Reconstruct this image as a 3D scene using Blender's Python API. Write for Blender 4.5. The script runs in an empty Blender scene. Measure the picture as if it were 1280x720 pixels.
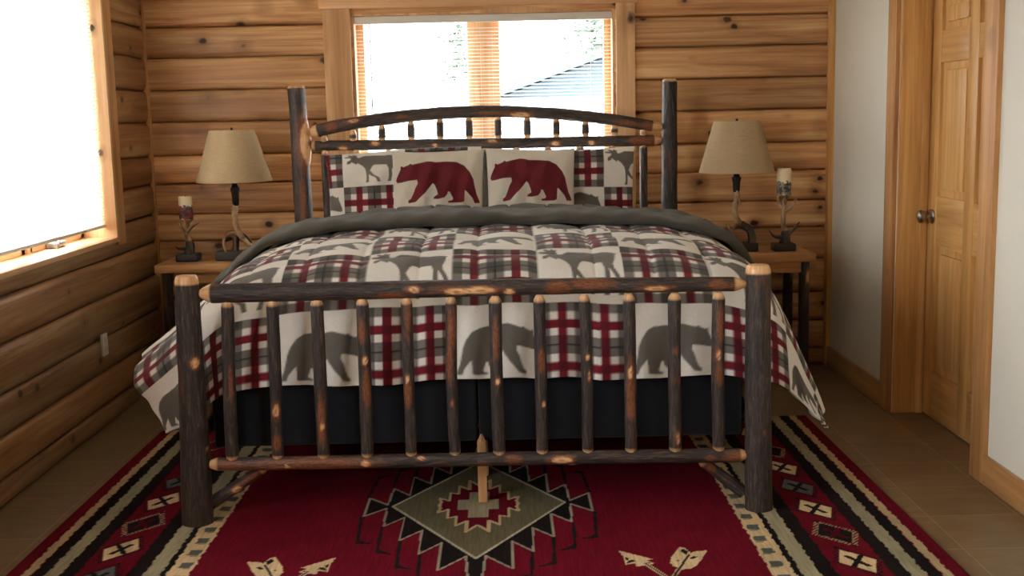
import bpy, bmesh, math, random
import numpy as np
from mathutils import Vector, Matrix, noise

random.seed(7)
rng = np.random.default_rng(7)
scene = bpy.context.scene
COL = scene.collection
PI = math.pi


# ------------------------------------------------------------------ helpers
def lin(r, g, b):
    f = lambda c: (c / 255 / 12.92) if c / 255 <= .04045 else ((c / 255 + .055) / 1.055) ** 2.4
    return (f(r), f(g), f(b), 1.0)


def new_mat(name):
    m = bpy.data.materials.new(name)
    m.use_nodes = True
    nt = m.node_tree
    for n in list(nt.nodes):
        nt.nodes.remove(n)
    out = nt.nodes.new('ShaderNodeOutputMaterial')
    b = nt.nodes.new('ShaderNodeBsdfPrincipled')
    nt.links.new(b.outputs[0], out.inputs[0])
    return m, nt, b, out


def node(nt, kind, **kw):
    n = nt.nodes.new(kind)
    for k, v in kw.items():
        setattr(n, k, v)
    return n


def ramp(nt, stops, src=None):
    r = nt.nodes.new('ShaderNodeValToRGB')
    e = r.color_ramp.elements
    while len(e) < len(stops):
        e.new(.5)
    for el, (p, c) in zip(e, stops):
        el.position = p
        el.color = c
    if src is not None:
        nt.links.new(src, r.inputs[0])
    return r


def mixc(nt, fac, a, b, mode='MIX'):
    n = nt.nodes.new('ShaderNodeMix')
    n.data_type = 'RGBA'
    n.blend_type = mode
    for sock, v in ((n.inputs[0], fac), (n.inputs[6], a), (n.inputs[7], b)):
        if isinstance(v, (int, float)):
            sock.default_value = v
        elif isinstance(v, tuple):
            sock.default_value = v
        else:
            nt.links.new(v, sock)
    return n.outputs[2]


def math_(nt, op, a, b=None, c=None):
    n = nt.nodes.new('ShaderNodeMath')
    n.operation = op
    for i, v in enumerate((a, b, c)):
        if v is None:
            continue
        if isinstance(v, (int, float)):
            n.inputs[i].default_value = v
        else:
            nt.links.new(v, n.inputs[i])
    return n.outputs[0]


def coords(nt, scale=(1, 1, 1), loc=(0, 0, 0), rot=(0, 0, 0), vec=None):
    mp = nt.nodes.new('ShaderNodeMapping')
    mp.inputs['Scale'].default_value = scale
    mp.inputs['Location'].default_value = loc
    mp.inputs['Rotation'].default_value = rot
    if vec is None:
        tc = nt.nodes.new('ShaderNodeTexCoord')
        vec = tc.outputs['Object']
    nt.links.new(vec, mp.inputs[0])
    return mp.outputs[0]


def noise_(nt, vec, scale=5, detail=3, rough=.55, dist=0):
    n = nt.nodes.new('ShaderNodeTexNoise')
    n.inputs['Scale'].default_value = scale
    n.inputs['Detail'].default_value = detail
    n.inputs['Roughness'].default_value = rough
    n.inputs['Distortion'].default_value = dist
    nt.links.new(vec, n.inputs['Vector'])
    return n.outputs['Fac']


def bump(nt, bsdf, height, strength=.3, dist=.01):
    b = nt.nodes.new('ShaderNodeBump')
    b.inputs['Strength'].default_value = strength
    b.inputs['Distance'].default_value = dist
    nt.links.new(height, b.inputs['Height'])
    nt.links.new(b.outputs[0], bsdf.inputs['Normal'])


def plain(name, col, rough=.6, metal=0, spec=.4):
    m, nt, b, o = new_mat(name)
    b.inputs['Base Color'].default_value = col
    b.inputs['Roughness'].default_value = rough
    b.inputs['Metallic'].default_value = metal
    b.inputs['Specular IOR Level'].default_value = spec
    return m


def wood(name, dark, mid, light, axis=0, knots=.5, rough=.45, per_log=False, grain=1.0, knot_scale=3.2):
    """pine / cedar: grain runs along the given local axis"""
    m, nt, b, o = new_mat(name)
    sc = [9 * grain] * 3
    sc[axis] = .55 * grain
    src = None
    if per_log:
        at = node(nt, 'ShaderNodeAttribute', attribute_name='wc')
        src = at.outputs['Vector']
    v = coords(nt, tuple(sc), (random.uniform(0, 9), random.uniform(0, 9), random.uniform(0, 9)), vec=src)
    n1 = noise_(nt, v, 1.6, 5, .6, .9)
    sc2 = [45 * grain] * 3
    sc2[axis] = 1.2
    v2 = coords(nt, tuple(sc2), (3, 1, 2), vec=src)
    n2 = noise_(nt, v2, 1.5, 3, .6, .3)
    f = math_(nt, 'ADD', math_(nt, 'MULTIPLY', n1, .72), math_(nt, 'MULTIPLY', n2, .28))
    base = ramp(nt, [(.34, dark), (.50, mid), (.66, light)], f).outputs[0]
    # broad tone drift
    sb = [1.4] * 3
    sb[axis] = .35
    nb = noise_(nt, coords(nt, tuple(sb), (5, 6, 7), vec=src), 1.6, 2)
    drift = ramp(nt, [(.3, (.72, .66, .60, 1)), (.7, (1.12, 1.1, 1.06, 1))], nb).outputs[0]
    base = mixc(nt, 1.0, base, drift, 'MULTIPLY')
    if per_log:
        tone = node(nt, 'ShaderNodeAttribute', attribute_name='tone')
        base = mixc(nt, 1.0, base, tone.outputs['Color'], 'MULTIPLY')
    if knots > 0:
        sk = [knot_scale * 1.22] * 3
        sk[axis] = knot_scale * .92
        vk = coords(nt, tuple(sk), (1.3, 2.7, .4), vec=src)
        vv = nt.nodes.new('ShaderNodeTexVoronoi')
        vv.inputs['Scale'].default_value = 1.0
        nt.links.new(vk, vv.inputs['Vector'])
        wob = noise_(nt, vk, 9, 2)
        d = math_(nt, 'ADD', vv.outputs['Distance'], math_(nt, 'MULTIPLY', math_(nt, 'SUBTRACT', wob, .5), .09))
        sep = nt.nodes.new('ShaderNodeSeparateColor')
        nt.links.new(vv.outputs['Color'], sep.inputs[0])
        keep = math_(nt, 'LESS_THAN', sep.outputs[0], knots)
        size = math_(nt, 'MULTIPLY_ADD', math_(nt, 'POWER', sep.outputs[1], 2.0), .11, .035)
        core = nt.nodes.new('ShaderNodeMapRange')
        nt.links.new(d, core.inputs[0])
        nt.links.new(size, core.inputs[1])
        nt.links.new(math_(nt, 'MULTIPLY', size, 1.6), core.inputs[2])
        core.inputs[3].default_value = 1
        core.inputs[4].default_value = 0
        halo = nt.nodes.new('ShaderNodeMapRange')
        nt.links.new(d, halo.inputs[0])
        nt.links.new(size, halo.inputs[1])
        nt.links.new(math_(nt, 'MULTIPLY', size, 4.0), halo.inputs[2])
        halo.inputs[3].default_value = .6
        halo.inputs[4].default_value = 0
        base = mixc(nt, math_(nt, 'MULTIPLY', keep, halo.outputs[0]), base, tuple(c * .55 for c in dark[:3]) + (1,))
        base = mixc(nt, math_(nt, 'MULTIPLY', keep, core.outputs[0]), base, tuple(c * .13 for c in dark[:3]) + (1,))
    nt.links.new(base, b.inputs['Base Color'])
    b.inputs['Roughness'].default_value = rough
    b.inputs['Specular IOR Level'].default_value = .35
    bump(nt, b, f, .12, .004)
    return m


def tag(o, label=None, cat=None, group=None, kind=None):
    if label:
        o['label'] = label
    if cat:
        o['category'] = cat
    if group:
        o['group'] = group
    if kind:
        o['kind'] = kind
    return o


def empty(name, loc=(0, 0, 0), rz=0, kind=None):
    o = bpy.data.objects.new(name, None)
    o.empty_display_size = .1
    o.location = loc
    o.rotation_euler = (0, 0, rz)
    COL.objects.link(o)
    if kind:
        o['kind'] = kind
    return o


def link(name, me, mat, parent=None, smooth=True):
    o = bpy.data.objects.new(name, me)
    COL.objects.link(o)
    for mm in (mat if isinstance(mat, (list, tuple)) else [mat]):
        me.materials.append(mm)
    if smooth:
        me.polygons.foreach_set('use_smooth', [True] * len(me.polygons))
    if parent is not None:
        o.parent = parent
    me.update()
    return o


class MB:
    """collects boxes, tubes and lathes; build() links them as ONE mesh object"""

    def __init__(self):
        self.bm = bmesh.new()

    def box(self, a, b, bev=.003, rot=None, seg=2):
        bm2 = bmesh.new()
        bmesh.ops.create_cube(bm2, size=1)
        ctr = [(p + q) / 2 for p, q in zip(a, b)]
        dim = [abs(q - p) for p, q in zip(a, b)]
        for v in bm2.verts:
            v.co = Vector((v.co.x * dim[0], v.co.y * dim[1], v.co.z * dim[2]))
        if bev > 0:
            bmesh.ops.bevel(bm2, geom=bm2.edges[:], offset=min(bev, min(dim) * .45), segments=seg, affect='EDGES', profile=.6)
        if rot is not None:
            bmesh.ops.rotate(bm2, verts=bm2.verts[:], cent=(0, 0, 0), matrix=rot)
        bmesh.ops.translate(bm2, verts=bm2.verts[:], vec=ctr)
        self._merge(bm2)
        return self

    def _merge(self, bm2):
        me = bpy.data.meshes.new('tmp')
        bm2.to_mesh(me)
        bm2.free()
        self.bm.from_mesh(me)
        bpy.data.meshes.remove(me)

    def tube(self, pts, rad, n=16, cap=True, wob=0, seed=0):
        pts = [Vector(p) for p in pts]
        if not hasattr(rad, '__len__'):
            rad = [rad] * len(pts)
        rings = []
        t0 = (pts[1] - pts[0]).normalized()
        ref = Vector((0, -1, 0)) if abs(t0.y) < .9 else Vector((0, 0, 1))
        for i, p in enumerate(pts):
            t = (pts[min(i + 1, len(pts) - 1)] - pts[max(i - 1, 0)]).normalized()
            n1 = (ref - t * ref.dot(t)).normalized()
            ref = n1
            n2 = t.cross(n1)
            ring = []
            for k in range(n):
                a = 2 * PI * k / n
                r = rad[i]
                if wob:
                    r *= 1 + wob * noise.noise(Vector((p.x * 25 + math.cos(a) + seed, p.y * 25 + math.sin(a), p.z * 25)))
                ring.append(self.bm.verts.new(p + (n1 * math.cos(a) + n2 * math.sin(a)) * r))
            rings.append(ring)
        for r0, r1 in zip(rings, rings[1:]):
            for k in range(n):
                self.bm.faces.new((r0[k], r0[(k + 1) % n], r1[(k + 1) % n], r1[k]))
        if cap:
            self.bm.faces.new(list(reversed(rings[0])))
            self.bm.faces.new(rings[-1])
        return self

    def lathe(self, prof, n=40, ctr=(0, 0, 0), axis='Z'):
        rings = []
        for r, z in prof:
            ring = []
            for k in range(n):
                a = 2 * PI * k / n
                if axis == 'Z':
                    p = (ctr[0] + r * math.cos(a), ctr[1] + r * math.sin(a), ctr[2] + z)
                else:
                    p = (ctr[0] + z, ctr[1] + r * math.cos(a), ctr[2] + r * math.sin(a))
                ring.append(self.bm.verts.new(p))
            rings.append(ring)
        for r0, r1 in zip(rings, rings[1:]):
            for k in range(n):
                self.bm.faces.new((r0[k], r0[(k + 1) % n], r1[(k + 1) % n], r1[k]))
        if prof[0][0] > 0:
            self.bm.faces.new(list(reversed(rings[0])))
        if prof[-1][0] > 0:
            self.bm.faces.new(rings[-1])
        return self

    def build(self, name, mat, parent=None, smooth=True, angle=40):
        bmesh.ops.remove_doubles(self.bm, verts=self.bm.verts[:], dist=1e-6)
        bmesh.ops.recalc_face_normals(self.bm, faces=self.bm.faces[:])
        me = bpy.data.meshes.new(name)
        self.bm.to_mesh(me)
        self.bm.free()
        o = link(name, me, mat, parent, smooth)
        if smooth:
            try:
                me.set_sharp_from_angle(angle=math.radians(angle))
            except Exception:
                pass
        return o


def copy_tree(o, parent=None):
    c = o.copy()
    COL.objects.link(c)
    if parent is not None:
        c.parent = parent
    for ch in list(o.children):
        copy_tree(ch, c)
    return c


def grid_mesh(name, X, Y, Z, colors=None, flip=False):
    """X,Y,Z: (rows, cols) arrays"""
    nr, nc = X.shape
    me = bpy.data.meshes.new(name)
    co = np.stack([X, Y, Z], -1).reshape(-1, 3).astype(np.float32)
    idx = np.arange(nr * nc).reshape(nr, nc)
    q = np.stack([idx[:-1, :-1], idx[:-1, 1:], idx[1:, 1:], idx[1:, :-1]], -1).reshape(-1, 4)
    if flip:
        q = q[:, ::-1]
    nf = len(q)
    me.vertices.add(len(co))
    me.vertices.foreach_set('co', co.ravel())
    me.loops.add(nf * 4)
    me.loops.foreach_set('vertex_index', q.ravel().astype(np.int32))
    me.polygons.add(nf)
    me.polygons.foreach_set('loop_start', np.arange(0, nf * 4, 4, dtype=np.int32))
    me.polygons.foreach_set('loop_total', np.full(nf, 4, dtype=np.int32))
    me.update(calc_edges=True)
    me.validate()
    if colors is not None:
        ca = me.attributes.new('col', 'FLOAT_COLOR', 'POINT')
        c4 = np.ones((nr * nc, 4), np.float32)
        c4[:, :3] = colors.reshape(-1, 3)
        ca.data.foreach_set('color', c4.ravel())
    return me


def pip(poly, x, y):
    """vectorised point in polygon"""
    inside = np.zeros(x.shape, bool)
    n = len(poly)
    j = n - 1
    for i in range(n):
        xi, yi = poly[i]
        xj, yj = poly[j]
        if yi != yj:
            c = ((yi > y) != (yj > y)) & (x < (xj - xi) * (y - yi) / (yj - yi) + xi)
            inside ^= c
        j = i
    return inside


def segdist(x, y, a, b):
    ax, ay = a
    bx, by = b
    dx, dy = bx - ax, by - ay
    t = np.clip(((x - ax) * dx + (y - ay) * dy) / (dx * dx + dy * dy + 1e-12), 0, 1)
    return np.hypot(x - ax - t * dx, y - ay - t * dy)


def spline(pts, n):
    """Catmull-Rom through points"""
    P = [np.array(p, float) for p in pts]
    P = [2 * P[0] - P[1]] + P + [2 * P[-1] - P[-2]]
    out = []
    segs = len(P) - 3
    for k in range(n):
        u = k / (n - 1) * segs
        i = min(int(u), segs - 1)
        t = u - i
        a, b, c, d = P[i:i + 4]
        out.append(.5 * (2 * b + (c - a) * t + (2 * a - 5 * b + 4 * c - d) * t * t + (3 * b - a - 3 * c + d) * t ** 3))
    return out


# ------------------------------------------------------------------ materials
M = {}
M['cedar'] = wood('cedar_log', lin(160, 110, 70), lin(208, 157, 107), lin(236, 200, 148), 0, .62, .42, per_log=True, knot_scale=6.0)
pine = (lin(184, 134, 74), lin(213, 163, 99), lin(230, 188, 126))
M['pine_z'] = wood('pine_vertical', *pine, axis=2, knots=.12, rough=.35)
M['pine_x'] = wood('pine_across', *pine, axis=0, knots=.12, rough=.35)
M['pine_y'] = wood('pine_lengthwise', *pine, axis=1, knots=.12, rough=.35)
rp = (lin(158, 110, 66), lin(190, 141, 90), lin(208, 163, 110))
M['trim_z'] = wood('trim_vertical', *rp, axis=2, knots=.5, rough=.55, knot_scale=7)
M['trim_y'] = wood('trim_lengthwise', *rp, axis=1, knots=.2, rough=.4)
M['trim_x'] = wood('trim_across', *rp, axis=0, knots=.2, rough=.4)
pale = (lin(190, 142, 96), lin(216, 172, 126), lin(228, 190, 146))
M['pale_z'] = wood('pale_casing_vertical', *pale, axis=2, knots=.2, rough=.4, knot_scale=4)
M['pale_x'] = wood('pale_casing_across', *pale, axis=0, knots=.2, rough=.4)
M['pale_y'] = wood('pale_casing_lengthwise', *pale, axis=1, knots=.2, rough=.4)
M['table'] = wood('table_board', lin(150, 104, 62), lin(184, 134, 86), lin(204, 158, 108), axis=0, knots=.1, rough=.3)

m, nt, b, o = new_mat('drywall')
b.inputs['Base Color'].default_value = lin(224, 219, 203)
b.inputs['Roughness'].default_value = .9
bump(nt, b, noise_(nt, coords(nt), 60, 3), .15, .003)
M['drywall'] = m
M['ceiling'] = plain('ceiling_white', lin(238, 234, 224), .9)

m, nt, b, o = new_mat('floor_tile')
bt = node(nt, 'ShaderNodeTexBrick', offset=0.0, offset_frequency=1, squash=1.0)
bt.inputs['Scale'].default_value = 1
bt.inputs['Brick Width'].default_value = .335
bt.inputs['Row Height'].default_value = .335
bt.inputs['Mortar Size'].default_value = .0035
bt.inputs['Mortar Smooth'].default_value = .3
bt.inputs['Color1'].default_value = lin(124, 100, 70)
bt.inputs['Color2'].default_value = lin(112, 89, 61)
bt.inputs['Mortar'].default_value = lin(140, 119, 90)
nt.links.new(coords(nt, loc=(-.24 + 3.35, -.152 + 3.35, 0)), bt.inputs['Vector'])
nz = noise_(nt, coords(nt, (1, 2.2, 1)), 7, 5, .6, .5)
tone = ramp(nt, [(.3, (.78, .76, .74, 1)), (.7, (1.12, 1.1, 1.05, 1))], nz).outputs[0]
nt.links.new(mixc(nt, 1.0, bt.outputs['Color'], tone, 'MULTIPLY'), b.inputs['Base Color'])
b.inputs['Roughness'].default_value = .42
bump(nt, b, math_(nt, 'SUBTRACT', 1.0, bt.outputs['Fac']), .3, .003)
M['floor'] = m

# bark-covered hickory: 'lc' = coordinates along the log, 'bare'/'halo' = where bark is shaved off
m, nt, b, o = new_mat('hickory_bark')
lc = node(nt, 'ShaderNodeAttribute', attribute_name='lc').outputs['Vector']
bare = node(nt, 'ShaderNodeAttribute', attribute_name='bare').outputs['Fac']
halo = node(nt, 'ShaderNodeAttribute', attribute_name='halo').outputs['Fac']
fis = noise_(nt, coords(nt, (110, 110, 16), vec=lc), 1, 4, .65, .6)
fine = noise_(nt, coords(nt, (260, 260, 60), vec=lc), 1, 3, .6)
big = noise_(nt, coords(nt, (14, 14, 5), vec=lc), 1, 3, .6, .6)
c = ramp(nt, [(.30, lin(22, 17, 15)), (.5, lin(50, 39, 33)), (.66, lin(82, 67, 58)), (.82, lin(132, 118, 106))], fis).outputs[0]
red = ramp(nt, [(.58, (0, 0, 0, 1)), (.72, (1, 1, 1, 1))], big).outputs[0]
c = mixc(nt, math_(nt, 'MULTIPLY', red, .55), c, lin(112, 58, 34))
dk = ramp(nt, [(.32, (1, 1, 1, 1)), (.46, (0, 0, 0, 1))], big).outputs[0]
c = mixc(nt, math_(nt, 'MULTIPLY', dk, .55), c, lin(26, 20, 18))
hc = ramp(nt, [(.35, lin(92, 48, 26)), (.65, lin(158, 92, 50))], fine).outputs[0]
c = mixc(nt, halo, c, hc)
bc = ramp(nt, [(.3, lin(196, 142, 94)), (.7, lin(226, 184, 136))], fis).outputs[0]
c = mixc(nt, bare, c, bc)
nt.links.new(c, b.inputs['Base Color'])
rr = nt.nodes.new('ShaderNodeMapRange')
nt.links.new(math_(nt, 'MAXIMUM', bare, halo), rr.inputs[0])
rr.inputs[3].default_value = .55
rr.inputs[4].default_value = .33
nt.links.new(rr.outputs[0], b.inputs['Roughness'])
b.inputs['Specular IOR Level'].default_value = .45
smooth_mask = math_(nt, 'SUBTRACT', 1.0, bare)
bump(nt, b, math_(nt, 'MULTIPLY', fis, smooth_mask), .75, .006)
M['bark'] = m


def fabric(name, col=None, attr=False, weave=900, strength=.12, rough=.95, tint=None):
    m, nt, b, o = new_mat(name)
    base = node(nt, 'ShaderNodeAttribute', attribute_name='col').outputs['Color'] if attr else None
    n = noise_(nt, coords(nt), 5, 3)
    tone = ramp(nt, [(.3, (.93, .93, .93, 1)), (.7, (1.05, 1.05, 1.05, 1))], n).outputs[0]
    nf = noise_(nt, coords(nt, (weave * .12, weave, weave)), 1, 2)
    tf = ramp(nt, [(.3, (.88, .88, .88, 1)), (.7, (1.08, 1.08, 1.08, 1))], nf).outputs[0]
    c = mixc(nt, 1.0, base if attr else col, tone, 'MULTIPLY')
    c = mixc(nt, 1.0, c, tf, 'MULTIPLY')
    nt.links.new(c, b.inputs['Base Color'])
    b.inputs['Roughness'].default_value = rough
    b.inputs['Specular IOR Level'].default_value = .15
    b.inputs['Sheen Weight'].default_value = .12
    bump(nt, b, noise_(nt, coords(nt), 38, 4), strength, .01)
    return m


M['print'] = fabric('printed_cotton', attr=True, strength=.2)
M['lining'] = fabric('grey_lining', lin(74, 71, 63), strength=.3)
M['black_fab'] = fabric('black_ticking', lin(27, 27, 31), strength=.1)
M['mattress'] = fabric('mattress_white', lin(205, 202, 196))
M['hem'] = fabric('dark_red_piping', lin(108, 34, 40))

m, nt, b, o = new_mat('rug_wool')
base = node(nt, 'ShaderNodeAttribute', attribute_name='col').outputs['Color']
st = noise_(nt, coords(nt, (90, 7, 1)), 1, 4, .65)
tn = ramp(nt, [(.3, (.74, .74, .74, 1)), (.7, (1.16, 1.16, 1.16, 1))], st).outputs[0]
c = mixc(nt, 1.0, base, tn, 'MULTIPLY')
bl = noise_(nt, coords(nt, (1, 1, 1)), 4, 3)
tb = ramp(nt, [(.3, (.85, .85, .85, 1)), (.7, (1.08, 1.08, 1.08, 1))], bl).outputs[0]
nt.links.new(mixc(nt, 1.0, c, tb, 'MULTIPLY'), b.inputs['Base Color'])
b.inputs['Roughness'].default_value = 1
b.inputs['Specular IOR Level'].default_value = .03
wv = node(nt, 'ShaderNodeTexWave', wave_type='BANDS', bands_direction='Y')
wv.inputs['Scale'].default_value = 60
nt.links.new(coords(nt), wv.inputs['Vector'])
bump(nt, b, math_(nt, 'ADD', wv.outputs['Fac'], noise_(nt, coords(nt), 300, 2)), .35, .004)
M['rug'] = m

m, nt, b, o = new_mat('linen_shade')
w1 = noise_(nt, coords(nt, (30, 30, 600)), 1, 3)
w2 = noise_(nt, coords(nt, (500, 500, 20)), 1, 3)
cc = ramp(nt, [(.35, lin(160, 136, 102)), (.65, lin(186, 162, 128))], math_(nt, 'MULTIPLY_ADD', w1, .5, math_(nt, 'MULTIPLY', w2, .5))).outputs[0]
nt.links.new(cc, b.inputs['Base Color'])
b.inputs['Roughness'].default_value = .95
b.inputs['Specular IOR Level'].default_value = .1
M['shade'] = m

m, nt, b, o = new_mat('antler')
n = noise_(nt, coords(nt, (20, 20, 9)), 1, 4, .6, .4)
geo = node(nt, 'ShaderNodeNewGeometry')
cc = ramp(nt, [(.32, lin(92, 62, 36)), (.5, lin(160, 124, 84)), (.68, lin(206, 182, 144))], n).outputs[0]
nt.links.new(cc, b.inputs['Base Color'])
b.inputs['Roughness'].default_value = .45
bump(nt, b, n, .4, .004)
M['antler'] = m
m, nt, b, o = new_mat('antler_dark')
cc = ramp(nt, [(.35, lin(34, 26, 20)), (.68, lin(96, 76, 54))], noise_(nt, coords(nt, (20, 20, 9)), 1, 4, .6, .4)).outputs[0]
nt.links.new(cc, b.inputs['Base Color'])
b.inputs['Roughness'].default_value = .5
M['antler_dark'] = m
M['black_base'] = plain('dark_stained_base', lin(44, 38, 34), .5)
M['bronze'] = plain('dark_bronze', lin(40, 31, 27), .4, .5)
M['nickel'] = plain('brushed_nickel', lin(150, 142, 132), .3, 1.0)
M['plastic'] = plain('white_plastic', lin(226, 222, 212), .4)
M['wax'] = plain('cream_wax', lin(226, 208, 168), .5)
M['slat_end'] = plain('white_hardware', lin(215, 212, 205), .4)
M['grey_metal'] = plain('grey_hardware', lin(150, 146, 140), .35, .6)

m, nt, b, o = new_mat('blind_slat')
tr = node(nt, 'ShaderNodeBsdfTranslucent')
tr.inputs['Color'].default_value = (.92, .91, .88, 1)
b.inputs['Base Color'].default_value = (.86, .85, .82, 1)
b.inputs['Roughness'].default_value = .5
mx = node(nt, 'ShaderNodeMixShader')
mx.inputs[0].default_value = .75
nt.links.new(b.outputs[0], mx.inputs[1])
nt.links.new(tr.outputs[0], mx.inputs[2])
nt.links.new(mx.outputs[0], o.inputs[0])
M['blind'] = m

m, nt, b, o = new_mat('window_glass')
t_ = node(nt, 'ShaderNodeBsdfTransparent')
t_.inputs['Color'].default_value = (.97, .985, .98, 1)
g_ = node(nt, 'ShaderNodeBsdfGlossy')
g_.inputs['Roughness'].default_value = .02
mx = node(nt, 'ShaderNodeMixShader')
mx.inputs[0].default_value = .05
nt.links.new(t_.outputs[0], mx.inputs[1])
nt.links.new(g_.outputs[0], mx.inputs[2])
nt.links.new(mx.outputs[0], o.inputs[0])
M['glass'] = m

# ------------------------------------------------------------------ room shell
XL, XR, YB, YF, CZ = -2.05, 1.95, 6.85, -1.4, 2.62
COURSES = [0.0, .105, .274, .445, .648, .84, 1.003, 1.178, 1.345, 1.539, 1.723, 1.909, 2.084, 2.27, 2.45, 2.64]


def log_wall(name, along, face, u0, u1, openings, thick=.05):
    """milled log wall; along 'x': plane y=face, room on -y; along 'y': plane x=face, room on +x;
    'xr': plane y=face, room on +y"""
    zs, dep, cid = [], [], []
    for i in range(len(COURSES) - 1):
        a, b_ = COURSES[i], COURSES[i + 1]
        k = 14
        for j in range(k):
            t = -1 + 2 * j / k
            zs.append(a + (b_ - a) * j / k)
            dep.append(.013 * abs(t) ** 5 + .004 * max(0, -t) ** 2 + (.005 if j == 0 else 0))
            cid.append(i)
    zs.append(COURSES[-1])
    dep.append(.026)
    cid.append(len(COURSES) - 2)
    # snap rows to opening edges
    for (a, b_, z0, z1) in openings:
        for z in (z0, z1):
            k = int(np.argmin([abs(q - z) for q in zs]))
            zs[k] = z
    us = {u0, u1}
    for op in openings:
        us |= {op[0], op[1]}
    us = sorted(us)
    full = []
    for p, q in zip(us, us[1:]):
        n = max(2, int((q - p) / .08))
        full += list(np.linspace(p, q, n + 1))[:-1]
    full.append(us[-1])
    us = full
    me = bpy.data.meshes.new(name)
    V, F, WC, TN = [], [], [], []
    tones = []
    for i in range(len(COURSES)):
        v = random.uniform(.74, 1.14) * (.56 if name == 'wall_left' else 1)  # left wall's logs darkened to stand in for its dimmer light
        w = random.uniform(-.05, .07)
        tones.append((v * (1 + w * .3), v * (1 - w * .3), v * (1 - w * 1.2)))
    # each course has its own vertices so its tone does not bleed over the joint
    for i in range(len(COURSES) - 1):
        rows = [r for r in range(len(zs)) if cid[r] == i]
        if rows[-1] + 1 < len(zs):
            rows.append(rows[-1] + 1)
        base = len(V)
        offx, offz = random.uniform(0, 40), random.uniform(0, 40)
        for r in rows:
            for u in us:
                d = dep[r] + .004 * noise.noise(Vector((u * 1.1, i * 7.3, zs[r] * 2)))
                p = (u, face + d, zs[r]) if along == 'x' else ((face - d, u, zs[r]) if along == 'y' else (u, face - d, zs[r]))
                V.append(p)
                WC.append((u + offx, d * 2, zs[r] + offz))
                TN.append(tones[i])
        nc = len(us)
        for rr_ in range(len(rows) - 1):
            zc = (zs[rows[rr_]] + zs[rows[rr_ + 1]]) / 2
            for k in range(nc - 1):
                uc = (us[k] + us[k + 1]) / 2
                if any(a < uc < b_ and z0 < zc < z1 for a, b_, z0, z1 in openings):
                    continue
                q = [base + rr_ * nc + k, base + rr_ * nc + k + 1, base + (rr_ + 1) * nc + k + 1, base + (rr_ + 1) * nc + k]
                F.append(q if along == 'x' else q[::-1] if along == 'xr' else q)
    me.from_pydata(V, [], F)
    a = me.attributes.new('wc', 'FLOAT_VECTOR', 'POINT')
    a.data.foreach_set('vector', np.array(WC, np.float32).ravel())
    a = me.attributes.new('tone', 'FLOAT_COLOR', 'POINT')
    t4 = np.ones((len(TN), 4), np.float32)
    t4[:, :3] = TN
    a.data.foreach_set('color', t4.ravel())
    o = link(name, me, M['cedar'])
    sol = o.modifiers.new('thickness', 'SOLIDIFY')
    sol.thickness = thick
    sol.offset = -1
    tag(o, kind='structure')
    core = MB()
    uu_ = sorted({u0, u1} | {q for op in openings for q in op[:2]})
    zz_ = sorted({0.0, CZ} | {q for op in openings for q in op[2:]})
    for p, q in zip(uu_, uu_[1:]):
        for r, t in zip(zz_, zz_[1:]):
            if any(a <= p < b_ and c_ <= r < d_ for a, b_, c_, d_ in openings):
                continue
            if along == 'x':
                core.box((p, face + .036, r), (q, face + .18, t), 0)
            elif along == 'y':
                core.box((face - .18, p, r), (face - .036, q, t), 0)
            else:
                core.box((p, face - .18, r), (q, face - .036, t), 0)
    core.build('wall_core', M['pine_x'], o, smooth=False)
    return o


WB = (-.845, .675, 1.0, 2.135)          # back window opening: x0, x1, z0, z1
WL = (4.63, 6.10, .94, 2.30)            # left window opening: y0, y1, z0, z1
WL_FILL = (.5, 2.7, .94, 2.30)              # unseen left window, added to light the foot of the bed
WF = (-1.5, -.7, 1.25, 2.2)                # window behind the camera
log_wall('wall_back', 'x', YB, XL - .2, XR + .25, [WB])
log_wall('wall_left', 'y', XL, YF - .1, YB + .1, [WL, WL_FILL])
log_wall('wall_front', 'xr', YF, XL - .2, XR + .25, [])

w = MB()
DY0, DY1, DZ = 4.66, 5.70, 2.16
w.box((XR, YF - .1, 0), (XR + .22, DY0, CZ), 0)
w.box((XR, DY1, 0), (XR + .22, YB + .1, CZ), 0)
w.box((XR, DY0, DZ), (XR + .22, DY1, CZ), 0)
tag(w.build('wall_right', M['drywall'], smooth=False), kind='structure')
w = MB()
w.box((XL - .25, YF - .25, -.12), (XR + .45, YB + .25, 0), 0)
tag(w.build('floor', M['floor'], smooth=False), kind='structure')
w = MB()
w.box((XL - .3, YF - .3, CZ), (XR + 1.5, YB + .3, CZ + .1), 0)
tag(w.build('ceiling', M['ceiling'], smooth=False), kind='structure')

# baseboards, door casings, corner boards
w = MB()
w.box((XR - .022, DY1 + .12, 0), (XR, YB, .122), .006)
tag(w.build('baseboard_right', M['trim_y']), kind='structure')
w = MB()
w.box((XR - .022, YF, 0), (XR, DY0 - .125, .122), .006)
tag(w.build('baseboard_near', M['trim_y']), kind='structure')
w = MB()
w.box((XR - .028, YB - .05, 0), (XR + .01, YB + .04, CZ), .004)
tag(w.build('trim_1', M['pine_z']), kind='structure')
w = MB()
w.box((XL - .03, YB - .010, 0), (XL + .010, YB + .03, CZ), .004)
tag(w.build('trim_2', M['trim_z']), kind='structure')

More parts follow.
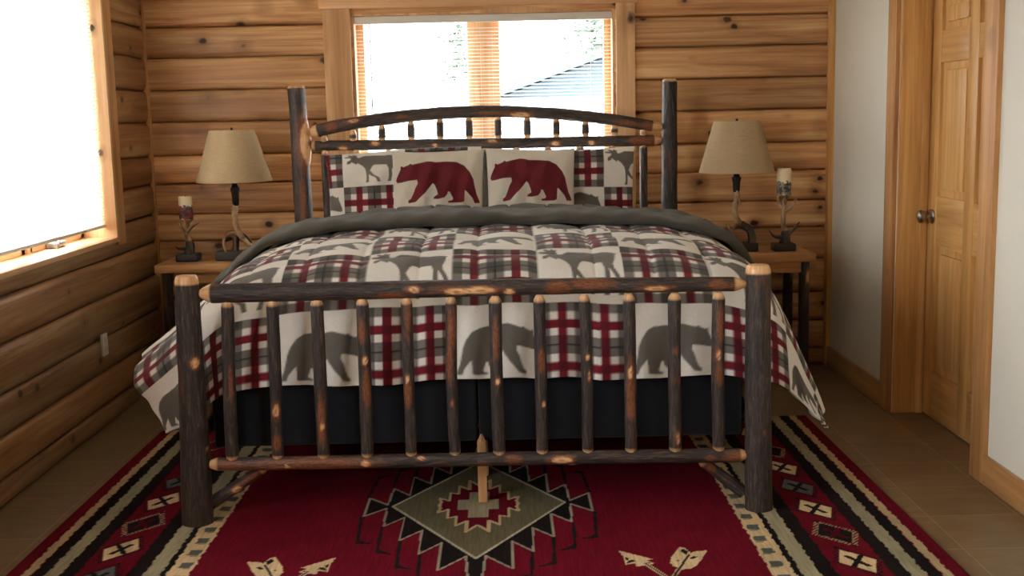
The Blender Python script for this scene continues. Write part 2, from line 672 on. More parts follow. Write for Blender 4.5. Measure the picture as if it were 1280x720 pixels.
# door: a deep jamb, leaf set at the far side of the wall
dr = empty('door_1', (XR, 5.2, 0), kind='structure')
def rel(o, root):
    o.location = Vector(o.location) - root.location
    return o
w = MB()
w.box((XR - .022, DY1, 0), (XR + .004, DY1 + .12, DZ + .12), .004)
w.box((XR - .022, DY0 - .13, 0), (XR + .004, DY0, DZ + .12), .004)
rel(w.build('door_casing', M['trim_z'], dr), dr)
w = MB()
w.box((XR - .022, DY0 + .001, DZ), (XR + .004, DY1 - .001, DZ + .12), .004)
rel(w.build('head_casing', M['trim_y'], dr), dr)
w = MB()
w.box((XR + .004, DY1 - .018, 0), (XR + .22, DY1 + .002, DZ), .002)
w.box((XR + .004, DY0 - .002, 0), (XR + .22, DY0 + .018, DZ), .002)
w.box((XR + .11, DY1 - .032, 0), (XR + .145, DY1 - .018, DZ), .004)
w.box((XR + .11, DY0 + .018, 0), (XR + .145, DY0 + .032, DZ), .004)
rel(w.build('door_jamb', M['pine_z'], dr), dr)
LX = XR + .148                     # room side face of the leaf
ly0, ly1 = DY0 + .022, DY1 - .022
lw = ly1 - ly0
zb, zt = .007, DZ - .01
st = .115
mid = (ly0 + ly1) / 2
for (a, b_) in ((ly0, ly0 + st), (ly1 - st, ly1), (mid - .055, mid + .055)):
    w = MB().box((LX, a, zb), (LX + .04, b_, zt), .003)
    rel(w.build('door_stile', M['pine_z'], dr), dr)
RZ = [(zb, .24), (.86, 1.10), (1.735, 1.885), (zt - .12, zt)]
for (z0, z1) in RZ:
    for (a, b_) in ((ly0 + st, mid - .055), (mid + .055, ly1 - st)):
        w = MB().box((LX + .001, a, z0), (LX + .04, b_, z1), .003)
        rel(w.build('door_rail', M['pine_y'], dr), dr)
for (z0, z1) in ((.24, .86), (1.10, 1.735), (1.885, zt - .12)):
    for (a, b_) in ((ly0 + st, mid - .055), (mid + .055, ly1 - st)):
        w = MB().box((LX + .016, a, z0), (LX + .034, b_, z1), 0)
        w.box((LX + .006, a + .035, z0 + .035), (LX + .03, b_ - .035, z1 - .035), .014, seg=2)
        rel(w.build('door_panel', M['pine_z'], dr), dr)
kb = MB()
kz, ky = 1.0, ly1 - .07
kb.lathe([(.0, -.004), (.034, -.004), (.036, -.009), (.030, -.016), (.014, -.02), (.013, -.036), (.022, -.042), (.031, -.052), (.033, -.063), (.028, -.073), (.014, -.079), (0, -.08)], 32, (LX + .004, ky, kz), 'X')
rel(kb.build('door_knob', M['nickel'], dr), dr)


w = MB()  # unseen walls behind the door, added to block sky light at its gap
w.box((XR + 1.35, DY0 - .6, -.1), (XR + 1.45, YB + .1, CZ), 0)
w.box((XR + .22, DY1 + .9, -.1), (XR + 1.45, DY1 + 1.0, CZ), 0)
w.box((XR + .22, DY0 - .7, -.1), (XR + 1.45, DY0 - .6, CZ - .9), 0)
tag(w.build('light_block_wall', M['drywall'], smooth=False), kind='structure')
w = MB()  # unseen floor behind the door, added to close off outside light
w.box((XR + .40, YF - .25, -.12), (XR + 1.5, YB + .25, -.001), 0)
tag(w.build('light_block_floor', M['floor'], smooth=False), kind='structure')


# ------------------------------------------------------------------ windows
def tagstruct(name, loc):
    return empty(name, loc, kind='structure')


w1 = tagstruct('window_1', (0, YB, 1.0))
x0, x1, z0, z1 = WB
w = MB()
w.box((x0 - .165, YB - .024, z0 - .10), (x0 - .008, YB + .036, z1 + .03), .004)
w.box((x1 + .008, YB - .024, z0 - .10), (x1 + .118, YB + .036, z1 + .03), .004)
rel(w.build('window_casing', M['pale_z'], w1), w1)
w = MB()
w.box((x0 - .185, YB - .028, z1 + .03), (x1 + .135, YB + .036, z1 + .16), .004)
w.box((x0 - .12, YB - .05, z0 - .03), (x1 + .10, YB + .05, z0 + .005), .004)
rel(w.build('head_casing', M['pale_x'], w1), w1)
w = MB()
for a, b_ in ((x0 - .012, x0 + .012), (x1 - .012, x1 + .012)):
    w.box((a, YB + .002, z0), (b_, YB + .20, z1), .002)
w.box((x0, YB + .002, z1 - .012), (x1, YB + .20, z1 + .03), .002)
w.box((x0, YB + .04, z0 - .02), (x1, YB + .20, z0 + .012), .002)
mx0, mx1 = -.142, -.035
w.box((mx0, YB + .075, z0 + .01), (mx1, YB + .17, z1 - .012), .004)
for (a, b_) in ((x0 + .012, mx0), (mx1, x1 - .012)):      # two fixed sashes
    w.box((a, YB + .11, z0 + .012), (a + .042, YB + .15, z1 - .012), .004)
    w.box((b_ - .042, YB + .11, z0 + .012), (b_, YB + .15, z1 - .012), .004)
    w.box((a, YB + .11, z0 + .012), (b_, YB + .15, z0 + .06), .004)
    w.box((a, YB + .11, z1 - .05), (b_, YB + .15, z1 - .012), .004)
rel(w.build('window_frame', M['pale_z'], w1), w1)
for (a, b_) in ((x0 + .05, mx0 - .038), (mx1 + .038, x1 - .05)):
    w = MB().box((a, YB + .128, z0 + .055), (b_, YB + .132, z1 - .045), 0)
    rel(w.build('glass_pane', M['glass'], w1), w1)

w2 = tagstruct('window_2', (XL, 5.3, .9))
y0, y1, z0, z1 = WL
w = MB()
w.box((XL - .036, y1 + .014, z0 - .04), (XL + .014, y1 + .15, z1 + .1), .004)
w.box((XL - .036, y0 - .15, z0 - .04), (XL + .014, y0 - .014, z1 + .1), .004)
rel(w.build('window_casing', M['trim_z'], w2), w2)
w = MB()
w.box((XL - .22, y1 - .012, z0), (XL + .02, y1 + .014, z1), .003)
w.box((XL - .22, y0 - .014, z0), (XL + .02, y0 + .012, z1), .003)
w.box((XL - .22, y0, z1 - .012), (XL + .02, y1, z1 + .02), .003)
rel(w.build('window_jamb', M['pale_z'], w2), w2)
w = MB()
w.box((XL - .22, y0 - .014, z0 - .02), (XL + .024, y1 + .014, z0 + .006), .003)
rel(w.build('window_sill', M['pale_y'], w2), w2)
w = MB()
ym = (y0 + y1) / 2 - .02
for (a, b_) in ((y0 + .012, ym - .02), (ym + .02, y1 - .012)):
    w.box((XL - .20, a, z0 + .006), (XL - .155, a + .045, z1 - .012), .004)
    w.box((XL - .20, b_ - .045, z0 + .006), (XL - .155, b_, z1 - .012), .004)
    w.box((XL - .20, a, z0 + .006), (XL - .155, b_, z0 + .075), .004)
    w.box((XL - .20, a, z1 - .06), (XL - .155, b_, z1 - .012), .004)
w.box((XL - .21, ym - .02, z0 + .006), (XL - .145, ym + .02, z1 - .012), .004)
rel(w.build('window_sash', M['pale_y'], w2), w2)
for (a, b_) in ((y0 + .05, ym - .06), (ym + .06, y1 - .05)):
    w = MB().box((XL - .18, a, z0 + .07), (XL - .176, b_, z1 - .055), 0)
    rel(w.build('glass_pane', M['glass'], w2), w2)
w = MB()
w.box((XL - .153, 5.56, z0 + .008), (XL - .10, 5.70, z0 + .034), .008)
w.tube([(XL - .12, 5.62, z0 + .03), (XL - .10, 5.60, z0 + .05), (XL - .085, 5.56, z0 + .045), (XL - .08, 5.52, z0 + .03)], [.009, .008, .007, .007], 10)
w.lathe([(0, -.012), (.010, -.012), (.012, 0), (.010, .012), (0, .012)], 14, (XL - .08, 5.515, z0 + .024))
rel(w.build('crank_handle', M['grey_metal'], w2), w2)
w = MB()
w.box((XL - .153, 4.70, z0 + .03), (XL - .125, 4.80, z0 + .052), .006)
w.tube([(XL - .13, 4.73, z0 + .045), (XL - .105, 4.745, z0 + .075)], [.008, .006], 10)
rel(w.build('sash_latch', M['bronze'], w2), w2)

for nm, (a, b_, c_, d_), onx in (('fill_window', WL_FILL, True),):  # added out of view as a source of front light
    ww = tagstruct(nm, (0, 0, 0))
    w = MB()
    if onx:
        bx = lambda p, q, r, s, e=.03: w.box((XL - .2, p, r), (XL + .02, q, s), .003)
    else:
        bx = lambda p, q, r, s, e=.03: w.box((p, YF - .2, r), (q, YF + .02, s), .003)
    bx(a - .02, a + .03, c_, d_)
    bx(b_ - .03, b_ + .02, c_, d_)
    bx(a, b_, c_ - .02, c_ + .03)
    bx(a, b_, d_ - .03, d_ + .02)
    bx((a + b_) / 2 - .03, (a + b_) / 2 + .03, c_, d_)
    w.build('window_frame', M['pale_z'], ww)
    w = MB()
    if onx:
        w.box((XL - .12, a, c_), (XL - .116, b_, d_), 0)
    else:
        w.box((a, YF - .12, c_), (b_, YF - .116, d_), 0)
    w.build('glass_pane', M['glass'], ww)


# ------------------------------------------------------------------ blinds
def blind(root, along, p0, p1, zb_, zt_, pitch, depth, tilt, wand=None):
    """local coords: u along the blind, v across (towards the room is negative)"""
    V, F = [], []
    n = int((zt_ - .045 - zb_ - .02) / pitch)
    ct, st_ = math.cos(tilt), math.sin(tilt)
    for i in range(n):
        z = zb_ + .03 + i * pitch
        base = len(V)
        for j in range(5):
            s = -1 + j / 2
            crown = .0016 * (1 - s * s)
            v = s * depth / 2
            vy, vz = v * ct - crown * st_, v * st_ + crown * ct
            for u in (p0, p1):
                V.append((u, vy, z + vz) if along == 'x' else (-vy, u, z + vz))
        for j in range(4):
            F.append((base + 2 * j, base + 2 * j + 1, base + 2 * j + 3, base + 2 * j + 2))
    me = bpy.data.meshes.new('slats')
    me.from_pydata(V, [], F)
    o = link('slats', me, M['blind'], root)
    sol = o.modifiers.new('t', 'SOLIDIFY')
    sol.thickness = .0006
    def bx(mb, u0, u1, v0, v1, a, b_, bev=.002):
        if along == 'x':
            mb.box((u0, v0, a), (u1, v1, b_), bev)
        else:
            mb.box((-v1, u0, a), (-v0, u1, b_), bev)
    w = MB()
    bx(w, p0 - .004, p1 + .004, -.02, .02, zt_ - .042, zt_, .003)
    w.build('headrail', M['plastic'], root)
    w = MB()
    bx(w, p0, p1, -.013, .013, zb_, zb_ + .016, .004)
    w.build('bottom_rail', M['plastic'], root)
    L = p1 - p0
    for u in (p0 + .12, p0 + L / 2 - .02, p1 - .12):
        w = MB()
        for v in (-depth / 2, depth / 2):
            bx(w, u - .0008, u + .0008, v - .0006, v + .0006, zb_ + .01, zt_ - .04, 0)
        bx(w, u - .0008, u + .0008, -depth / 2, depth / 2, zb_ + .012, zb_ + .0132, 0)
        w.build('ladder_cord', M['plastic'], root, smooth=False)
    if wand:
        u, za = wand
        w = MB()
        pp = (u, -.026) if along == 'x' else None
        w.tube([(u, -.024, zt_ - .04), (u + .002, -.026, zt_ - .3), (u, -.024, za)], .0042, 8)
        w.build('tilt_wand', M['grey_metal'], root)


bk = empty('venetian_blind', (0, YB + .035, 0))
tag(bk, 'open white slatted blind hanging in the window behind the headboard', 'blind')
blind(bk, 'x', WB[0] + .016, WB[1] - .016, 1.03, WB[3] - .015, .0205, .024, math.radians(-6), (-.745, 1.58))
lf = empty('venetian_blind', (XL - .045, 0, 0))
tag(lf, 'bright white slatted blind in the left wall window, lowered almost to the sill', 'blind')
blind(lf, 'y', WL[0] + .016, WL[1] - .02, 1.0, WL[3] - .015, .0205, .025, math.radians(-58))


# ------------------------------------------------------------------ log furniture
def log(name, pts, rad, parent, knots=(), ends=(1, 1), n=28, step=.009, seed=0, rough=1.0, endlen=.018, endr=.35, mat=None):
    """bark-covered pole. ends: 0 none, 1 chamfered bare cap, 2 long bare cone"""
    P = [Vector(p) for p in pts]
    L = sum((b_ - a).length for a, b_ in zip(P, P[1:]))
    ns = max(6, int(L / step))
    sp = spline([tuple(p) for p in P], ns) if len(P) > 2 else [np.array(P[0]) + (np.array(P[1]) - np.array(P[0])) * k / (ns - 1) for k in range(ns)]
    sp = np.array(sp)
    S = np.concatenate([[0], np.cumsum(np.linalg.norm(np.diff(sp, axis=0), axis=1))])
    L = S[-1]
    r_of = (lambda t: rad[0] + (rad[1] - rad[0]) * t) if hasattr(rad, '__len__') else (lambda t: rad)
    V, LC, BA, HA = [], [], [], []
    t0 = Vector(sp[1] - sp[0]).normalized()
    ref = Vector((0, -1, 0)) if abs(t0.y) < .9 else Vector((0, 0, 1))
    off = seed * 3.71
    for i in range(ns):
        p = Vector(sp[i])
        t = Vector(sp[min(i + 1, ns - 1)] - sp[max(i - 1, 0)]).normalized()
        n1 = (ref - t * ref.dot(t)).normalized()
        ref = n1
        n2 = t.cross(n1)
        s = S[i]
        r = r_of(s / L)
        e = 1.0
        bare_end = 0.0
        for k, q in ((0, s), (1, L - s)):
            if ends[k] == 1 and q < endlen:
                e *= .80 + .20 * math.sqrt(max(0, 1 - (1 - q / endlen) ** 2))
                bare_end = max(bare_end, min(1, (endlen * 1.1 - q) / .004))
            elif ends[k] == 2 and q < endlen * 2:
                e *= endr + (1 - endr) * (q / (endlen * 2)) ** .75
                bare_end = max(bare_end, min(1, (endlen * 2.1 - q) / .005))
        for k in range(n):
            a = 2 * PI * k / n
            ca, sa = math.cos(a), math.sin(a)
            lump = .055 * noise.noise(Vector((ca * 1.1 + off, sa * 1.1, s * 5))) + .03 * noise.noise(Vector((ca * 2.5 + off, sa * 2.5 + 5, s * 16)))
            rr_ = r * e * (1 + rough * lump)
            ba, ha = bare_end, 0
            for kn in knots:
                ks, ka, hs, hw = kn[:4]
                da = (a - ka + PI) % (2 * PI) - PI
                d = math.hypot((s - ks * L) / hs, da * r / hw)
                kind = kn[4] if len(kn) > 4 else 1
                d *= 1 + (.10 if kind == 3 else .28) * noise.noise(Vector((s * 55 + off, a * 4, ks * 9)))
                if d < 1.15 and kind:
                    ba = max(ba, min(1, (1.12 - d) / (.10 if kind == 3 else .25)))
                    if kind == 3 and math.hypot((s - ks * L) / .030, da * r / .008) < 1:
                        ba = 0
                if d < 2.0:
                    ha = max(ha, min(1, (2.0 - d) / .9) * (.9 if kind else .7))
                if kind == 3 and d < 1.2:
                    rr_ += .020 * max(0, 1 - d * d / 1.44)
                elif kind == 1 and d < 2:
                    rr_ += .003 * (1 - (d / 2) ** 2)
                if kind in (1,) and d < .32:
                    ba *= .35
            V.append(p + (n1 * ca + n2 * sa) * rr_)
            LC.append((ca * r + off, sa * r + off * .7, s))
            BA.append(ba)
            HA.append(ha)
    F = []
    for i in range(ns - 1):
        for k in range(n):
            F.append((i * n + k, i * n + (k + 1) % n, (i + 1) * n + (k + 1) % n, (i + 1) * n + k))
    for i, flip in ((0, True), (ns - 1, False)):
        c = len(V)
        pc = Vector(sp[i])
        V.append(pc)
        LC.append((off, off * .7, S[i]))
        BA.append(1)
        HA.append(0)
        for k in range(n):
            tri = (c, i * n + k, i * n + (k + 1) % n)
            F.append(tri[::-1] if flip else tri)
    me = bpy.data.meshes.new(name)
    me.from_pydata([tuple(v) for v in V], [], F)
    a = me.attributes.new('lc', 'FLOAT_VECTOR', 'POINT')
    a.data.foreach_set('vector', np.array(LC, np.float32).ravel())
    for nm, arr in (('bare', BA), ('halo', HA)):
        a = me.attributes.new(nm, 'FLOAT', 'POINT')
        a.data.foreach_set('value', np.array(arr, np.float32))
    o = link(name, me, mat or M['bark'], parent)
    try:
        me.set_sharp_from_angle(angle=math.radians(50))
    except Exception:
        pass
    return o


BX, FY, HY = -.115, 4.275, 6.52
bed = empty('log_bed', (0, 0, 0))
tag(bed, 'king size bed frame of bark-covered hickory logs with arched headboard and spindled footboard', 'bed')
# foot posts
log('post', [(-1.197, FY, .012), (-1.186, FY, .5), (-1.181, FY, .968)], (.060, .043), bed, [(.66, .55, .017, .013), (.31, 1.2, .007, .006)], (0, 1), n=40, seed=1, rough=.8, endlen=.03)
log('post', [(.961, FY, .012), (.954, FY, .5), (.951, FY, .958)], (.053, .046), bed, [(.33, .3, .006, .005, 0)], (0, 1), n=40, seed=2, rough=.6, endlen=.03)
# head posts
log('post', [(-1.118, HY, .002), (-1.118, HY, .8), (-1.122, HY, 1.45), (-1.127, HY, 1.725)], (.056, .048), bed,
    [(.815, 1.15, .112, .042, 3), (.62, .2, .10, .012, 0), (.87, .6, .05, .012, 0)], (0, 1), n=44, seed=3, rough=1.1, endlen=.014)
log('post', [(.944, HY, .002), (.944, HY, .8), (.948, HY, 1.717)], (.052, .041), bed, [], (0, 1), n=36, seed=4, rough=.6, endlen=.014)
# footboard rails.  angle 0 faces the foot end, PI/2 is upward or downward along the rail frame
fr0, fr1 = (-1.135, FY, .899), (.906, FY, .886)
def fk(x, a, hs, hw, k=1): return ((x + 1.135) / 2.041, a, hs, hw, k)
log('footboard_top_rail', [fr0, (-.6, FY, .896), (0, FY, .896), (.5, FY, .892), fr1], (.037, .027), bed,
    [fk(-.335, -.1, .020, .010), fk(-.175, .25, .040, .011), fk(-.085, .2, .05, .012), fk(-.13, .2, .03, .008), fk(.02, .45, .015, .010),
     fk(.20, .1, .03, .02, 0), fk(.33, -.5, .05, .016, 0), fk(.565, .35, .042, .008), fk(.80, -.1, .025, .015, 0), fk(.87, 0, .018, .014, 0), fk(-.42, .6, .03, .01, 0)],
    (2, 2), n=36, seed=5, rough=.8, endlen=.022)
log('footboard_low_rail', [(-1.143, FY, .240), (-.5, FY, .236), (.2, FY, .232), (.920, FY, .225)], (.026, .027), bed,
    [((-.54 + 1.143) / 2.063, .1, .015, .013), ((-.84 + 1.143) / 2.063, .2, .008, .007), ((.205 + 1.143) / 2.063, .05, .034, .012), ((.247 + 1.143) / 2.063, 1.0, .012, .006),
     ((-.33 + 1.143) / 2.063, -.6, .012, .006), ((.77 + 1.143) / 2.063, .1, .012, .008, 0), ((.87 + 1.143) / 2.063, .3, .03, .02, 0), ((-.75 + 1.143) / 2.063, .2, .16, .02, 0),
     ((-1.08 + 1.143) / 2.063, .2, .05, .02, 0), ((.02 + 1.143) / 2.063, -.2, .02, .012, 0)],
    (2, 2), n=32, seed=6, rough=.9, endlen=.018)
sx_top = [-1.034, -.868, -.701, -.532, -.366, -.199, -.034, .131, .299, .467, .638, .804]
sx_bot = [-1.050, -.876, -.702, -.536, -.368, -.201, -.032, .131, .305, .470, .640, .807]
spk = {1: [(.32, .1, .022, .010), (.12, .0, .02, .012, 0)], 2: [(.22, .1, .014, .006), (.25, 0, .06, .010, 0)], 3: [(.62, .2, .012, .008), (.45, .3, .05, .010, 0), (.8, -.2, .03, .01, 0)],
       4: [(.50, -.2, .012, .006), (.42, -.2, .04, .01, 0), (.9, .3, .05, .008, 0)], 5: [(.35, .0, .008, .005), (.8, .3, .05, .012, 0), (.6, -.3, .05, .008, 0)],
       6: [(.48, .2, .012, .007), (.75, 0, .05, .008, 0)], 7: [(.33, .4, .010, .005), (.6, .2, .03, .01, 0)], 8: [(.62, .1, .008, .006), (.50, .3, .015, .004)],
       9: [(.52, -.1, .022, .008), (.30, 0, .03, .012, 0), (.45, 0, .06, .012, 0)], 10: [(.65, .1, .010, .006, 0), (.1, .3, .02, .006)], 11: [(.62, 0, .016, .007), (.8, .2, .05, .010, 0), (.5, .2, .03, .01, 0)], 0: [(.5, .5, .04, .006, 0)]}
for i, (a, b_) in enumerate(zip(sx_top, sx_bot)):
    zt_ = .872 - .004 * i / 3
    r = random.choice((.0215, .023, .0245))
    jig = random.uniform(-.006, .006)
    log('spindle', [(b_, FY, .250 - .001 * i), (b_ * .5 + a * .5 + jig, FY + random.uniform(-.004, .004), .55), (a, FY, zt_)], r, bed, spk.get(i, []), (2, 2), n=22, seed=20 + i, rough=1.2, endlen=.0105, endr=.5)
# knee braces
log('brace', [(-1.148, FY + .045, .075), (-1.04, FY + .06, .140), (-.925, FY + .052, .217)], (.026, .019), bed, [(.42, .3, .02, .01), (.7, 0, .03, .01, 0)], (0, 2), n=20, seed=40)
log('brace', [(.912, FY + .045, .06), (.83, FY + .06, .125), (.73, FY + .052, .205)], (.026, .019), bed, [(.75, .2, .016, .01, 0)], (0, 2), n=20, seed=41)
# headboard rails
log('headboard_arch', [(-1.075, HY, 1.462), (-.86, HY, 1.505), (-.5, HY, 1.546), (-.1, HY, 1.560), (.3, HY, 1.540), (.6, HY, 1.503), (.905, HY, 1.450)], (.036, .031), bed,
    [(.135, -.4, .03, .008), (.27, .1, .02, .006, 0), (.52, .3, .06, .008, 0), (.60, .5, .05, .012), (.9, .2, .05, .01, 0), (.97, .2, .04, .02, 0), (.07, 0, .02, .02, 0)], (2, 2), n=30, seed=7, endlen=.028)
log('headboard_rail', [(-1.075, HY, 1.391), (-.5, HY, 1.388), (0, HY, 1.382), (.5, HY, 1.381), (.9, HY, 1.378)], (.028, .031), bed,
    [(.10, .6, .02, .010), (.19, -.3, .02, .010), (.36, .2, .012, .008), (.52, -.5, .025, .008), (.70, .2, .018, .010), (.80, .2, .014, .01), (.97, 0, .05, .03, 0), (.93, 0, .03, .02, 0)], (2, 2), n=28, seed=8, endlen=.02)
arch_z = lambda x: 1.560 - .105 * abs((x + .1) / .95) ** 2.05
for i in range(12):
    x = -.985 + i * (.80 + .985) / 11
    lo, hi = 1.40, arch_z(x) - .022
    if hi - lo < .035:
        lo = hi - .05
    log('head_spindle', [(x, HY, lo), (x, HY, hi)], .0205, bed, [], (2, 2), n=18, seed=60 + i, endlen=min(.014, (hi - lo) * .22), endr=.45)
for i in range(11):
    x = -.985 + i * (.80 + .985) / 10
    log('low_spindle', [(x, HY, .72), (x, HY, 1.368)], .022, bed, [(.30, .4, .03, .008)], (0, 2), n=16, step=.015, seed=80 + i, endlen=.014, endr=.5)
log('headboard_low_rail', [(-1.075, HY, .71), (.9, HY, .70)], .03, bed, [], (2, 2), n=20, step=.02, seed=95)
for s, x0_, x1_ in ((-1, -1.215, -1.197), (1, .985, .978)):
    log('side_rail', [(x0_, FY + .045, .31), (x1_, HY - .03, .31)], .026, bed, [], (2, 2), n=20, step=.02, seed=97 + s)
for y in (4.80, 5.4, 6.2):
    w = MB().box((-1.165, y - .045, .226), (.935, y + .045, .248), .003)
    w.build('cross_slat', M['pine_x'], bed)
    w = MB().box((-.12, y - .03, .011 if y < 5.6 else .001), (-.085, y + .03, .226), .003)
    w.build('support_leg', M['pale_z'], bed)

w = MB().box((-.121, 4.425, .011), (-.086, 4.456, .26), .002)
w.tube([(-.1035, 4.441, .258), (-.1035, 4.441, .287)], [.0165, .004], 4)
w.build('support_leg', M['pale_z'], bed)
# ------------------------------------------------------------------ box springs and mattress
def soft_box(name, a, b_, r, mat, parent=None):
    w = MB()
    w.box(a, b_, r, seg=5)
    return w.build(name, mat, parent, angle=60)
bs1 = soft_box('box_spring', (-1.165, 4.465, .25), (-.122, 6.42, .53), .018, M['black_fab'])
tag(bs1, 'black box spring under the left half of the mattress', 'box spring', 'twin box springs')
bs2 = soft_box('box_spring', (-.112, 4.465, .25), (.935, 6.42, .53), .018, M['black_fab'])
tag(bs2, 'black box spring under the right half of the mattress', 'box spring', 'twin box springs')
mt = soft_box('mattress', (-1.04, 4.56, .532), (.84, 6.40, .835), .09, M['mattress'])
tag(mt, 'thick mattress on the two black box springs, hidden under the comforter', 'mattress')

# ------------------------------------------------------------------ printed cloth
CREAM = np.array(lin(222, 216, 206)[:3])
GREY = np.array(lin(112, 106, 100)[:3])
DGREY = np.array(lin(86, 82, 74)[:3])
LINEC = np.array(lin(46, 46, 46)[:3])
REDC = np.array(lin(116, 30, 40)[:3])
DRED = np.array(lin(90, 26, 34)[:3])
BEARRED = np.array(lin(96, 27, 34)[:3])
ANIM = np.array(lin(104, 98, 90)[:3])

_b = [(60, 285), (65, 265), (95, 210), (95, 190), (108, 190), (115, 195), (150, 183), (165, 172), (178, 180), (240, 165), (270, 158), (300, 160), (330, 168),
      (400, 165), (470, 172), (520, 195), (560, 240), (583, 285), (590, 320), (605, 375), (625, 415), (628, 432), (590, 432), (575, 400), (540, 365), (525, 352),
      (522, 380), (520, 425), (500, 432), (415, 432), (410, 422), (440, 415), (445, 405), (425, 365), (412, 362), (408, 380), (390, 400), (350, 408), (315, 405),
      (320, 392), (345, 378), (340, 355), (325, 318), (312, 308), (295, 330), (265, 365), (225, 400), (200, 425), (150, 432), (148, 415), (165, 405), (180, 375),
      (195, 335), (213, 305), (208, 282), (150, 288), (100, 296), (70, 297)]
BEAR = [((x - 60) / 568, (y - 158) / 274) for x, y in _b]
_m = [(130, 380), (140, 392), (230, 400), (225, 420), (175, 440), (168, 460), (180, 478), (220, 470), (240, 450), (265, 465), (290, 475), (310, 490), (320, 470),
      (350, 480), (400, 510), (430, 540), (445, 570), (455, 640), (455, 730), (440, 790), (490, 790), (490, 700), (490, 615), (530, 640), (590, 690), (615, 790), (660, 790),
      (640, 690), (560, 625), (505, 572), (540, 520), (565, 505), (650, 508), (750, 515), (775, 560), (775, 635), (770, 720), (750, 790), (805, 790), (815, 700), (825, 635),
      (820, 560), (860, 600), (890, 640), (905, 720), (890, 790), (945, 790), (940, 700), (915, 610), (870, 560), (865, 530), (890, 490), (895, 450), (918, 442),
      (880, 425), (820, 400), (760, 397), (730, 402), (600, 390), (430, 382), (350, 402), (330, 400), (310, 380), (325, 365), (290, 368), (270, 355), (250, 370),
      (200, 355), (180, 365), (215, 380), (160, 378)]
MOOSE = [((x - 130) / 815, (y - 355) / 285 * .795 if y <= 640 else .795 + (y - 640) / 150 * .205) for x, y in _m]


def plaid(fx, fy):
    """tile coordinates 0..1 -> colour"""
    def bands(t):
        grey = (t < .115) | (t > .885) | ((t > .395) & (t < .605))
        line = np.abs(t - .5) < .011
        red = ((t > .205) & (t < .31)) | ((t > .69) & (t < .795))
        return grey, line, red
    gx, lx, rx = bands(fx)
    gy, ly_, ry = bands(fy)
    c = np.broadcast_to(CREAM, fx.shape + (3,)).copy()
    one = gx ^ gy
    both = gx & gy
    c[one] = GREY * 1.12
    c[both] = DGREY * .82
    c[lx | ly_] = LINEC
    r1 = rx ^ ry
    r2 = rx & ry
    c[r1] = REDC
    c[r1 & (gx | gy)] = DRED * .92
    c[r2] = DRED
    return c


def patchwork(px, py, tile, ox, oy, par=0):
    """px right, py up (cloth metres); checkerboard of animal and plaid squares"""
    kx = np.floor((px - ox) / tile).astype(int)
    ky = np.floor((py - oy) / tile).astype(int)
    fx = (px - ox) / tile - kx
    fy = (py - oy) / tile - ky
    anim = ((kx + ky + par) % 2) == 0
    c = plaid(fx, fy)
    ca = np.broadcast_to(CREAM, fx.shape + (3,)).copy()
    bears = (ky % 2) == 0
    bx_ = 1 - fx
    inb = pip(BEAR, (bx_ - .02) / .94, (.755 - fy) / .575)
    inm = pip(MOOSE, (fx - .015) / .965, (.985 - fy) / .885)
    ca[bears & inb] = ANIM
    ca[(~bears) & inm] = ANIM
    c[anim] = ca[anim]
    return c


# ------------------------------------------------------------------ comforter
SEC_L = [(-.1, 0), (-.45, .003), (-.75, .014), (-.95, .040), (-1.06, .068), (-1.13, .098), (-1.215, .160), (-1.30, .235), (-1.42, .335), (-1.535, .425)]
SEC_R = [(-.1, 0), (.3, .003), (.6, .012), (.80, .032), (.93, .062), (1.03, .105), (1.095, .17), (1.145, .275), (1.195, .42), (1.24, .54), (1.27, .64)]
TOPZ = 1.002


def arc_table(pts, n=400):
    s = np.array(spline(pts, n))
    a = np.concatenate([[0], np.cumsum(np.hypot(*np.diff(s, axis=0).T))])
    return a, s


aL, sL = arc_table(SEC_L)
aR, sR = arc_table(SEC_R)
FRONT = [(6.02, 0), (5.6, 0), (5.1, .002), (4.85, .012), (4.70, .038), (4.60, .075), (4.525, .125), (4.465, .20), (4.435, .29), (4.415, .38), (4.398, .488)]
aF, sF = arc_table(FRONT)


def section(u):
    x = np.where(u < 0, np.interp(-u, aL, sL[:, 0]), np.interp(u, aR, sR[:, 0]))
    d = np.where(u < 0, np.interp(-u, aL, sL[:, 1]), np.interp(u, aR, sR[:, 1]))
    return x, d


def bed_surface(U, A):
    """U: signed arc across, A: arc from the head end -> x, y, z of the draped top"""
    x, ds = section(U)
    y = np.interp(A, aF, sF[:, 0])
    df = np.interp(A, aF, sF[:, 1])
    cc = np.where(U < 0, 1.12, 1.25)
    d = ds + df - cc * ds * df
    # the left corner folds back in under itself
    pull = np.clip((-x - 1.1), 0, 1) * np.where(U < 0, 1, 0) * np.clip(df / .475, 0, 1)
    x = x + pull * .47
    y = y + .16 * np.clip(ds - .15, 0, 1) * np.clip(df / .475, 0, 1) * np.where(U < 0, .5, .8)
    return x, y, TOPZ - d, ds, df


nu, nv = 540, 400
us = np.linspace(-aL[-1], aR[-1], nu)
vs = np.linspace(0, aF[-1], nv)
U, A = np.meshgrid(us, vs)
X, Y, Z, DS, DF = bed_surface(U, A)
H = aF[-1] - A                                # height up from the front hem along the cloth
T = .342
